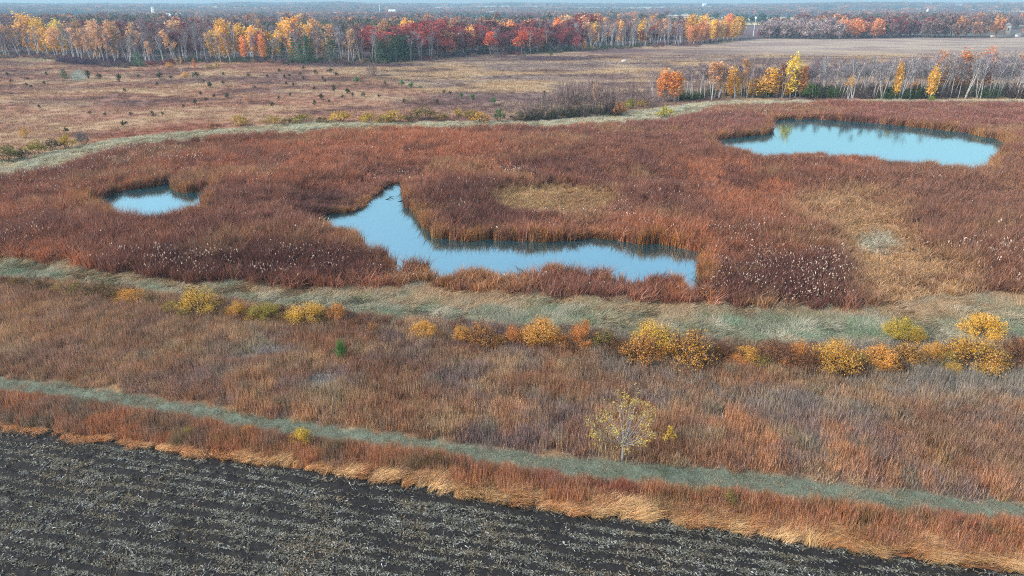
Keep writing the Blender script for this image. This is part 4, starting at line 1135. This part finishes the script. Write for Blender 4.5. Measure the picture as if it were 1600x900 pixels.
    for (u, vb, vt, w, kd, col, lb) in [
        (781, 192, 170, 19, 'far_shrub', s2l(84, 116, 64), 'single green conifer like shrub at the end of the far row'),
        (1041, 185, 167, 27, 'far_shrub', s2l(190, 172, 62), 'yellow green domed shrub in the pale grass before the grove'),
        (958, 183, 160, 30, 'far_shrub', s2l(84, 66, 66), 'dark purple brown shrub at the right of the bare thicket'),
        (967, 184, 160, 24, 'far_shrub', s2l(176, 124, 72), 'orange brown shrub overlapping the dark purple one'),
        (985, 170, 154, 22, 'far_shrub', s2l(160, 150, 60), 'yellow green shrub left of the pale grass'),
        (1002, 168, 156, 20, 'far_shrub', s2l(176, 146, 66), 'ochre shrub at the back of the pale grass'),
        (153, 93, 83, 11, 'far_shrub', GOLD, 'small orange bush in front of the dark mauve thicket'),
        (359, 80, 71, 11, 'far_shrub', s2l(214, 130, 70), 'little orange bush at the foot of the wood'),
        (265, 107, 98, 14, 'far_shrub', s2l(206, 152, 70), 'small orange shrub left of the slim tree in the meadow'),
        (290, 122, 113, 12, 'far_shrub', s2l(220, 170, 70), 'yellow bush at the foot of the slim tree in the meadow'),
        (305, 110, 93, 6, 'far_shrub', s2l(200, 128, 80), 'thin orange sapling right of the slim tree in the meadow'),
        (326, 108, 101, 17, 'far_shrub', s2l(176, 150, 80), 'faded yellow shrub in the meadow, nearer the slim tree'),
        (341, 106, 98, 13, 'far_shrub', s2l(196, 160, 80), 'faded yellow shrub in the meadow, farther from the slim tree'),
        (925, 78, 71, 13, 'far_shrub', s2l(190, 180, 70), 'small yellow green bush at the foot of the crimson maple'),
        (913, 79, 63, 8, 'far_shrub', s2l(216, 160, 70), 'narrow yellow bush beside the crimson maple'),
        (860, 88, 79, 8, 'far_shrub', s2l(96, 116, 66), 'small green bush before the dark cedar'),
        (40, 216, 199, 16, 'far_shrub', s2l(208, 164, 90), 'thin yellow bush on the meadow above the far shrub row'),
        (1454, 159, 150, 12, 'far_shrub', s2l(140, 156, 60), 'lime green bush at the foot of the grove'),
        (1265, 156, 132, 28, 'far_shrub', s2l(78, 108, 58), 'broad green bush at the foot of the tallest yellow aspen'),
        (635, 95, 88, 10, 'far_shrub', s2l(196, 140, 70), 'orange tinged low bush before the pines'),
        (563, 95, 82, 14, 'far_shrub', s2l(146, 132, 66), 'dull yellow green bush under the bare birches'),
        (537, 96, 88, 12, 'far_shrub', s2l(190, 136, 64), 'ochre bush under the bare birches')]:
        bush(kd, 'shrub', u, vb, vt, w, col, lb, 'shrub', None, None, 1.5)
    # the slim tree of the meadow and its like
    x, y, h = height_at(285, 120, 82)
    plant('sparse_aspen', 'slim_tree', x, y, h, 1.0, s2l(170, 140, 90), 'slim pale nearly bare tree standing alone in the meadow', 'tree', None, .9)
    # juniper dots
    J1 = [(48, 466), (75, 505), (170, 490), (165, 530), (200, 540), (278, 520), (555, 470, 42, 50), (618, 475, 42, 44), (748, 490, 40, 48), (870, 475), (1000, 470, 50, 46), (1070, 482), (1230, 470, 70, 34), (985, 525), (1310, 530, 40, 40), (1395, 515), (1425, 597, 36, 40), (1340, 600), (1220, 640, 36, 36), (1150, 665), (660, 712), (820, 712), (950, 705), (775, 770, 46, 40), (415, 815, 34, 36), (780, 565), (1255, 585), (565, 705), (1270, 505), (1400, 462), (1590, 545), (290, 462), (1555, 470), (245, 668), (1290, 620), (1015, 708), (965, 720)]
    J2 = [(150, 440), (300, 420), (370, 450, 40, 24), (465, 440, 50, 30), (500, 462, 40, 30), (180, 480), (210, 472), (298, 490), (415, 485), (435, 503), (185, 520), (235, 530), (368, 552, 28, 30), (490, 555, 40, 40), (570, 567, 40, 44), (545, 605), (605, 592), (410, 607, 50, 34), (673, 592, 30, 30), (107, 652, 32, 36), (368, 642, 28, 32), (455, 632), (930, 630, 30, 36), (1130, 635, 32, 32), (1175, 575), (1210, 578), (807, 520), (75, 475), (280, 460), (770, 597), (215, 592), (145, 612)]
    J2g = [(625, 500, 44, 44), (910, 520, 40, 44), (970, 530, 40, 38), (1025, 545), (1285, 600, 36, 34), (1355, 610, 36, 38), (1485, 632, 44, 40)]
    for off, js, g in ((0, J1, 0), (400, J2, 0), (400, J2g, 1)):
        for j in js:
            w, h = (j[2], j[3]) if len(j) > 2 else (26, 24)
            u, vb = j[0] / 4 + off, (j[1] + h * .5) / 4
            col = s2l(86, 130, 76) if g else s2l(84, 84, 60)
            bush('juniper', 'juniper', u, vb, vb - h / 4, w / 4, col, 'little bright green young conifer along the line between the two meadow halves' if g else 'small dark juniper bush dotted on the dry meadow', 'juniper', 'green young conifers on the meadow' if g else 'dark junipers dotted over the meadow', None, 1.2)
    # bare thicket in the middle distance
    for (u, vb, vt, w) in [(822, 188, 158, 30), (845, 188, 150, 34), (868, 186, 140, 34), (890, 184, 134, 34), (912, 184, 136, 34), (934, 182, 130, 34), (950, 178, 132, 30), (880, 178, 128, 34), (925, 176, 122, 36), (900, 176, 126, 34), (990, 166, 132, 24), (1010, 164, 136, 22), (1020, 168, 146, 24), (970, 166, 134, 26), (582, 119, 101, 20), (795, 176, 164, 20), (1040, 160, 140, 24)]:
        bush('bare_shrub', 'bare_shrub', u, vb, vt, w, s2l(150, 128, 116), 'tall grey leafless shrub of the thicket between meadow and reed bed', 'shrub', 'bare grey shrubs of the thicket', s2l(146, 126, 118), 1.4)
    for (u, vb, vt, lb) in [(877, 170, 133, 'bare birch with a white stem in the grey thicket, left one of two'), (881, 172, 150, 'short white birch snag in the grey thicket, right one of two'), (930, 178, 128, 'thin peach topped birch at the right of the grey thicket')]:
        x, y, h = height_at(u, vb, vt)
        plant('birch' if 'peach' not in lb else 'sparse_aspen', 'birch_tree', x, y, h, .4, TWG if 'peach' not in lb else PEACH, lb, 'tree', None, 1.0)
    x, y, h = height_at(850, 184, 141)
    plant('pine', 'spruce_tree', x, y, h, 0, s2l(84, 96, 62), 'single narrow spruce at the left of the grey thicket', 'tree', None, .55)
build_shrubs()

# ------------------------------------------------------------------ the small yellow tree beside the track
def build_small_tree():
    x, y, h = height_at(972, 719, 613); h *= .86
    tr, cr = Geo(), Geo()
    t = limb((0, 0, -.05), (.04, .0, 1), h * .30, 4, 0, .04)
    tr.tube(t, np.linspace(.1, .06, 5), 6, .7)
    tips = []
    for i in range(17):
        a = i * 2.399; th = R(4 + 70 * (i / 16.0) ** .8) + rng.normal(0, .05)
        d0 = np.array([np.cos(a) * np.sin(th), np.sin(a) * np.sin(th), np.cos(th)])
        L = h * (.70 - .27 * (i / 16.0)) * rng.uniform(.92, 1.06)
        st = t[4] if i < 9 else t[3] + (t[4] - t[3]) * rng.uniform(-.6, 1)
        bl = limb(st, d0, L, 5, .05 if th > .7 else 0, .05)
        tr.tube(bl, np.linspace(.038, .009, 6), 4, rng.uniform(.4, 1))
        for j in range(11):
            q = bl[rng.integers(1, 6)]
            dd = d0 + rng.normal(0, .42, 3); dd[2] += .12
            c = limb(q, dd, L * rng.uniform(.22, .42), 3, .03, .09)
            tr.tube(c, [.012, .009, .007, .004], 3, rng.uniform(.3, 1))
            tips += [c[2], c[3], c[3], bl[5]]
    tips = np.array(tips)
    cen = np.array([0, 0, h * .55]); rad = np.linalg.norm((tips - cen) / [h * .42, h * .42, h * .42], axis=1)
    w = .08 + np.clip(rad, 0, 1.2) ** 2.5
    keep = rng.choice(len(tips), 320, p=w / w.sum())
    for k in keep:
        n = rng.integers(3, 9)
        cr.leaves(tips[k] + rng.normal(0, .10, (n, 3)), .05, np.clip(rng.uniform(0, 1) * .6 + rng.uniform(0, .4, n), 0, 1), quad=True)
    e = bpy.data.objects.new('small_tree', None); COL.objects.link(e); e.location = (x, y, 0)
    tag(e, 'small sparse yellow leafed tree standing at the edge of the mown track', 'tree')
    put('trunk', tr.mesh('trunk'), mat_solid('pale_bark', (.34, .31, .29), .85, 6, .3), e)
    c = put('crown', cr.mesh('crown'), M_LEAF, e); c.color = (*s2l(196, 172, 82), 1)
    # its low companion
    x, y, h = height_at(1045, 702, 664)
    tr, cr = make_bush(1.0, 1, 12, 300, .05, .1, 1, 0, 40)
    tm, cm = tr.mesh('stem'), cr.mesh('foliage'); tm.materials.append(M_STEM); cm.materials.append(M_LEAF)
    LIB['sapling'] = [(tm, cm)]
    plant('sapling', 'sapling', x, y, h, 0, s2l(216, 180, 56), 'little yellow sapling right of the small sparse yellow tree', 'sapling', None, .62, 1.0, None, ('stem', 'foliage'))
build_small_tree()

# ------------------------------------------------------------------ undergrowth and far woodland (stuff)
def build_masses():
    br = []
    for _ in range(5):
        t, c = make_bush(1.3, 1, 26, 40, .05, .3, 1, 0, 150)
        v, T, Q, r = c.arrays(); t.add(v, T, Q, r); br.append(t)
    # brown stems between the near shrubs
    row = lambda u: np.interp(u, [0, 200, 320, 490, 600, 760, 850, 1050, 1300, 1600], [452, 468, 486, 503, 512, 533, 535, 562, 572, 566])
    U = rng.uniform(-80, 1680, 900); Vv = row(U) + rng.normal(0, 8, 900)
    k = rng.uniform(0, 1, 900) < np.where(U > 680, .95, np.where(U < 590, .8, .3))
    x, y = ground(U[k], Vv[k])
    col = lerp(s2l(104, 72, 62)[None] * np.ones((len(x), 1)), s2l(128, 88, 66), rng.uniform(0, 1, len(x)))
    s = rng.uniform(.5, 1.15, len(x))
    P = [np.c_[x, y, 0 * x]]; Cc = [col]; S = [np.c_[s * 1.1, s * 1.1, s]]
    # thickets along the foot of the far wood and the grove
    U = rng.uniform(-40, 1150, 2000); Vv = L_wood(U) + (fbm(U, U * 0, 9, 3, 108) - .5) * 7 + rng.uniform(-3.5, 2, 2000)
    x, y = ground(U, Vv)
    n = fbm(U, Vv * 0, 60, 3, 101)
    col = lerp(s2l(112, 90, 92)[None] * np.ones((len(x), 1)), s2l(92, 98, 74), sstep(.5, .62, n))
    col = lerp(col, s2l(150, 120, 96), sstep(.55, .7, fbm(U, Vv * 6, 14, 3, 107)) * .8)
    col = lerp(col, s2l(150, 66, 66), sstep(.6, .7, fbm(U, Vv * 0, 40, 2, 102)) * .6)
    s = rng.uniform(.9, 2.4, len(x))
    P.append(np.c_[x, y, 0 * x]); Cc.append(col); S.append(np.c_[s * 1.2, s * 1.2, s])
    U = rng.uniform(90, 215, 420); Vv = np.interp(U, [90, 130, 215], [93, 97, 101]) + rng.uniform(-5, 4, 420)
    x, y = ground(U, Vv); s = rng.uniform(1.2, 2.4, len(x))
    P.append(np.c_[x, y, 0 * x]); Cc.append(np.tile(s2l(96, 74, 88), (len(x), 1))); S.append(np.c_[s * 1.4, s * 1.4, s])
    U = rng.uniform(1060, 1640, 420); Vv = np.interp(U, [1015, 1060, 1120, 1250, 1400, 1500, 1640], [160, 158, 154, 154, 157, 154, 156]) - rng.uniform(0, 9, 420)
    x, y = ground(U, Vv); s = rng.uniform(1.6, 4.2, len(x)) * np.where(U > 1260, 1, .7)
    P.append(np.c_[x, y, 0 * x]); Cc.append(lerp(np.tile(s2l(78, 96, 62), (len(x), 1)), s2l(112, 98, 92), sstep(.4, .6, fbm(U, Vv, 20, 2, 103)))); S.append(np.c_[s * 1.1, s * 1.1, s])
    U = rng.uniform(812, 965, 150); Vv = np.interp(U, [812, 965], [190, 181]) - rng.uniform(0, 8, 150)
    x, y = ground(U, Vv); s = rng.uniform(1, 2.6, len(x))
    P.append(np.c_[x, y, 0 * x]); Cc.append(np.tile(s2l(96, 96, 72), (len(x), 1))); S.append(np.c_[s * 1.1, s * 1.1, s])
    P = np.concatenate(P); Cc = np.concatenate(Cc) * rng.uniform(.8, 1.2, len(P))[:, None]; S = np.concatenate(S)
    scatter('undergrowth', br, P, Cc, S, rng.uniform(0, 6.28, len(P)), M_FOREST, 'tangled brown and mauve undergrowth at the foot of shrubs and woods', 'undergrowth')
    bw = []
    for i in range(4):
        t, c = make_birch(13, .5, .22, 0, 0, 330, 1, .0105)
        v, T, Q, r = t.arrays(); c.add(v, T, Q, np.clip(r * .3 + .75, 0, 1)); bw.append(c)
    B = np.array(BACK)
    # the deep rows of birch at the back of the long wood
    col = lerp(np.tile(TWG, (len(B), 1)), TWG_W, rng.uniform(0, 1, len(B)))
    scatter('birch_woodland', bw, np.c_[B[:, :2], 0 * B[:, 0]], col, B[:, 2], rng.uniform(0, 6.28, len(B)), M_FOREST, 'mass of bare birches filling the back of the far wood and the grove', 'woodland')
    # far woodland: crowns out to the horizon
    cr = []
    for i in range(4):
        t, c = make_round(13, [11, 10, 9, 12][i], .12, 230, 1.0, 8)
        v, T, Q, r = t.arrays(); c.add(v, T, Q, r * .3); cr.append(c)
    xs, ys, sz = [], [], []
    for (r0, r1, spc) in [(470, 800, 8.5), (800, 1500, 12), (1500, 3000, 21), (3000, 4600, 36), (4600, 6600, 50)]:
        n = int(.74 * (r1 ** 2 - r0 ** 2) / spc ** 2 * 1.15)
        r = np.sqrt(rng.uniform(r0 ** 2, r1 ** 2, n)); a = rng.uniform(-.70, .70, n)
        xs.append(r * np.sin(a)); ys.append(r * np.cos(a)); sz.append(np.full(n, max(1.0, spc / 10.5)))
    x = np.concatenate(xs); y = np.concatenate(ys); s = np.concatenate(sz)
    u, v = pixel(x, y); d = np.hypot(x, y)
    wx, wy = ground(u, L_wood(u)); wd = np.hypot(wx, wy)
    behind = np.where(u < 1080, 105, np.where(u < 1190, 120, 2))
    k = d > wd + behind
    k &= ~((np.abs(u - 1190) < 160) & (d > 1250) & (d < 2350))
    k &= ~((u > 1085) & (u < 1185) & (d > 560) & (d < 1000))
    k &= ~((fbm(x, y, 420, 3, 104) > .57) & (d > 850))
    k &= ~((fbm(x * .4, y, 520, 3, 109) > .57) & (d > 2300))
    k &= ~((u > 1540) & (u < 1575) & (d < 730))
    k &= ~((np.abs(u - 290) < 45) & (d > 1200) & (d < 1950))
    x, y, s, u, v, d = x[k], y[k], s[k], u[k], v[k], d[k]
    q = rng.uniform(0, 1, len(x)); n = fbm(x, y, 90, 3, 105)
    col = lerp(s2l(126, 102, 98)[None] * np.ones((len(x), 1)), s2l(142, 104, 84), q)
    col = lerp(col, s2l(132, 56, 52), ((n > .52) & (q > .5))[:] * .85)
    col = lerp(col, s2l(198, 132, 76), ((n < .44) & (q > .62))[:] * .8)
    col = lerp(col, s2l(80, 96, 74), (fbm(x, y, 130, 3, 106) > .64) * .7)
    col = lerp(col, s2l(66, 92, 78), ((u > 1050) & (u < 1235) & (d > 900) & (d < 1300)) * .95)
    col = lerp(col, s2l(212, 140, 72), ((u > 950) & (u < 1075) & (d > 850) & (d < 1500) & (q > .35)) * .8)
    rg = (u > 1185) & (d < 800)
    col = lerp(col, s2l(166, 150, 146), (rg & (u < 1330)) * .75)
    col = lerp(col, s2l(214, 134, 72), (rg & (u > 1310) & (u < 1375) & (q > .3)) * .85)
    sc = s * rng.uniform(.8, 1.25, len(x))
    hz = np.where(s > 1.3, 1.15 + (s - 1.3) * .10, sc * 1.05) * rng.uniform(.85, 1.15, len(x))
    scatter('distant_woodland', cr, np.c_[x, y, hill(x, y)], col, np.c_[sc, sc, hz], rng.uniform(0, 6.28, len(x)), M_FOREST, 'distant autumn woodland fading to blue hills at the horizon', 'woodland')
build_masses()

# ------------------------------------------------------------------ built things, small and far
def box(g, x0, x1, y0, y1, z0, z1):
    V = [(x, y, z) for z in (z0, z1) for y in (y0, y1) for x in (x0, x1)]
    g.add(V, None, [(0, 2, 3, 1), (4, 5, 7, 6), (0, 1, 5, 4), (2, 6, 7, 3), (0, 4, 6, 2), (1, 3, 7, 5)])
def cone_roof(g, r, z0, z1, k=14):
    th = np.arange(k) * 2 * np.pi / k
    V = [(r * np.cos(t), r * np.sin(t), z0) for t in th] + [(0, 0, z1)]
    g.add(V, [(i, (i + 1) % k, k) for i in range(k)])
def gable(g, x0, x1, y0, y1, z0, z1, o=.4):
    ym = (y0 + y1) / 2
    V = [(x0 - o, y0 - o, z0), (x1 + o, y0 - o, z0), (x1 + o, ym, z1), (x0 - o, ym, z1), (x0 - o, y1 + o, z0), (x1 + o, y1 + o, z0)]
    g.add(V, None, [(0, 1, 2, 3), (3, 2, 5, 4)])
    g.add([(x0, y0, z0), (x0, y1, z0), (x0, ym, z1 - .05)], [(0, 1, 2)]); g.add([(x1, y0, z0), (x1, y1, z0), (x1, ym, z1 - .05)], [(0, 1, 2)])
M_WHITE = mat_solid('white_paint', (.8, .8, .78), .6, 1, .08)
M_CREAM = mat_solid('cream_render', (.66, .6, .5), .8, .6, .2)
M_ROOF = mat_solid('grey_roof', (.30, .29, .29), .7, 1, .2)
M_METAL = mat_solid('grey_metal', (.55, .56, .57), .5, 1, .15)
M_GLASS = mat_solid('dark_opening', (.04, .04, .045), .2, 1, .2)
M_WOOD = mat_solid('weathered_wood', (.16, .13, .10), .9, 3, .3)
def root(name, u, v, label, cat, rz=0.0, dist=None, group=None):
    e = bpy.data.objects.new(name, None); COL.objects.link(e)
    if dist is None: x, y = ground(u, v); x, y = float(x), float(y)
    else: x, y = (u - 800) / FPX * dist * 1.0, dist
    e.location = (x, y, float(hill(np.array([x]), np.array([y]))[0])); e.rotation_euler = (0, 0, rz)
    tag(e, label, cat, group)
    return e
def part(name, mat, parent, f):
    g = Geo(); f(g); return put(name, g.mesh(name), mat, parent)
def build_built():
    # hunting blind at the wood edge
    e = root('hunting_blind', 395.5, 94, 'white boxy hunting blind on legs at the edge of the wood', 'hunting blind', .1)
    part('cabin', M_WHITE, e, lambda g: box(g, -1.0, 1.0, -.9, .9, 1.7, 4.4))
    part('roof', M_ROOF, e, lambda g: box(g, -1.15, 1.15, -1.05, 1.05, 4.4, 4.52))
    part('window', M_GLASS, e, lambda g: box(g, -.55, .55, -.93, -.9, 3.2, 3.7))
    for sx in (-.9, .9):
        for sy in (-.8, .8):
            part('leg', M_WOOD, e, lambda g: box(g, sx - .07, sx + .07, sy - .07, sy + .07, -.1, 1.7))
    # lamp pole by the gap in the woods
    e = root('lamp_pole', 1177, 57, 'tall white pole with a bright lamp in the gap between the woods', 'pole')
    h = height_at(1177, 57, 28)[2]
    part('pole', M_WHITE, e, lambda g: g.tube([(0, 0, -.2), (0, 0, h * .5), (.25, 0, h)], [.38, .3, .22], 8))
    def lampg(g): g.tube([(0.2, 0, h - .5), (0.2, 0, h), (.2, 0, h + .7), (.2, 0, h + 1.0)], [.3, .8, .8, .2], 10)
    lm = bpy.data.materials.new('lamp_lit'); N = NT(lm)
    em = N.n('Emission'); em.inputs['Color'].default_value = (.9, .97, 1, 1); em.inputs['Strength'].default_value = 2.0
    o = N.n('OutputMaterial'); N.l(em.outputs[0], o.inputs['Surface'])
    part('lamp', lm, e, lampg)
    # stone tower at the far edge of the pale field
    e = root('tower', 1571, 58.5, 'cream stone tower with a low wall beyond the pale field', 'tower', -.2)
    w = 2.1; h = height_at(1571, 58.5, 39)[2]
    part('wall', M_CREAM, e, lambda g: box(g, -w, w, -w, w, -.2, h))
    part('roof', M_ROOF, e, lambda g: (box(g, -w - .4, w + .4, -w - .4, w + .4, h, h + .4), cone_roof(g, w * 1.2, h + .4, h + 2.2, 4)))
    part('window', M_GLASS, e, lambda g: box(g, -.6, .6, -w - .05, -w + .02, h * .55, h * .75))
    part('annex', M_CREAM, e, lambda g: box(g, -13, -w - .05, -1.5, 1.5, -.2, 2.0))
    e = root('shed', 1590, 58, 'small white shed right of the cream stone tower', 'shed')
    part('wall', M_WHITE, e, lambda g: box(g, -1.8, 1.8, -1.5, 1.5, -.2, 2.2))
    part('roof', M_ROOF, e, lambda g: gable(g, -1.8, 1.8, -1.5, 1.5, 2.25, 3.4))
    # white boulder on the meadow
    g = Geo()
    th = rng.uniform(0, 6.28, 1)
    P = []
    for i in range(7):
        for j in range(12):
            ph = np.pi * i / 6; t = 2 * np.pi * j / 12
            r = 1 + .25 * (vnoise(np.array([i * .9 + .1]), np.array([j % 12 * .8]), 5)[0] - .5)
            P.append((r * np.sin(ph) * np.cos(t) * 1.5, r * np.sin(ph) * np.sin(t) * 1.0, r * np.cos(ph) * .8 + .45))
    Q = [(i * 12 + j, i * 12 + (j + 1) % 12, (i + 1) * 12 + (j + 1) % 12, (i + 1) * 12 + j) for i in range(6) for j in range(12)]
    g.add(P, None, Q)
    x, y = ground(975, 97)
    tag(put('boulder', g.mesh('boulder'), mat_solid('pale_stone', (.6, .57, .52), .8, 2, .3), None, (float(x), float(y), 0)), 'pale boulder lying on the grey tan meadow', 'boulder')
    # far farm things
    def silo(u, dist, h, r, label, group=None):
        e = root('silo', u, 0, label, 'silo', 0, dist, group)
        part('wall', M_WHITE, e, lambda g: g.tube([(0, 0, -1), (0, 0, h * .5), (0, 0, h)], [r, r, r], 14))
        part('roof', M_METAL, e, lambda g: cone_roof(g, r * 1.04, h, h + r * .8))
    def barn(u, dist, L, w, h, label, rz=0.0, rf=M_WHITE, name='barn', wall=M_WHITE):
        e = root(name, u, 0, label, name, rz, dist)
        part('wall', wall, e, lambda g: box(g, -L / 2, L / 2, -w / 2, w / 2, -1, h))
        part('roof', rf, e, lambda g: gable(g, -L / 2, L / 2, -w / 2, w / 2, h + .05, h + w * .28))
        part('door', M_GLASS, e, lambda g: box(g, -L * .12, L * .02, -w / 2 - .06, -w / 2 + .02, -.5, h * .75))
    silo(279, 1750, 26, 3.2, 'tall white silo above the far left woodland')
    barn(308, 1800, 34, 14, 9, 'long white roofed farm shed right of the tall white silo', .05)
    barn(545, 1900, 16, 10, 13, 'white farmhouse showing above the wood')
    barn(626, 2250, 20, 14, 17, 'white roofed barn right of the thin mast')
    barn(768, 2300, 22, 12, 12, 'pale roofed barn far beyond the red oaks', 0, M_METAL)
    silo(1403, 2000, 22, 3.0, 'white silo with a farmhouse above the right woodland')
    barn(1396, 2000, 16, 10, 10, 'white farmhouse left of the white silo', .2, M_ROOF)
    barn(1078, 4300, 22, 14, 16, 'tiny white house high on the blue far slope')
    barn(1446, 3300, 26, 16, 16, 'white house in the bluish distance above the right woodland', .1, M_ROOF)
    e = root('mast', 608, 0, 'thin white mast above the orange and red treetops', 'mast', 0, 2200)
    part('pole', M_WHITE, e, lambda g: g.tube([(0, 0, -1), (0, 0, 18), (0, 0, 36)], [1.0, .8, .5], 6))
    part('arm', M_METAL, e, lambda g: box(g, -1.6, 1.6, -.3, .3, 31, 31.8))
build_built()

# ------------------------------------------------------------------ small things on the near water
def build_floaters():
    mt = mat_solid('wet_stick', (.05, .045, .04), .7, 3, .3)
    n = 0
    for (u, v, L, a, lb) in [(607, 312, .9, .5, 'dark stick afloat in the narrow arm of the middle pond, leftmost'), (611, 309, 1.3, -.7, 'dark bent stick afloat in the narrow arm of the middle pond'), (628, 315, 2.0, .6, 'long dark stick poking from the narrow arm near the reeds'), (631, 317, 1.0, -.9, 'short dark stick by the reeds of the narrow arm')]:
        x, y = ground(u, v)
        g = Geo(); d = np.array([np.cos(a), np.sin(a), .12])
        g.tube([-d * L / 2, np.array([0, 0, .06]), d * L / 2 + [0, 0, .1]], [.05, .06, .03], 6)
        tag(put('stick', g.mesh('stick'), mt, None, (float(x), float(y), .09)), lb, 'stick')
build_floaters()

# ------------------------------------------------------------------ air
def build_haze():
    g = Geo(); box(g, -7700, 7700, -300, 7700, -2.0, 84)
    m = bpy.data.materials.new('haze'); N = NT(m)
    pv = N.n('VolumePrincipled'); pv.inputs['Color'].default_value = (.5, .82, 1, 1); pv.inputs['Density'].default_value = .00022
    o = N.n('OutputMaterial'); N.l(pv.outputs[0], o.inputs['Volume'])
    tag(put('haze', g.mesh('haze'), m), 'thin blue autumn haze over the whole land', None, None, 'stuff')
import os
build_haze()
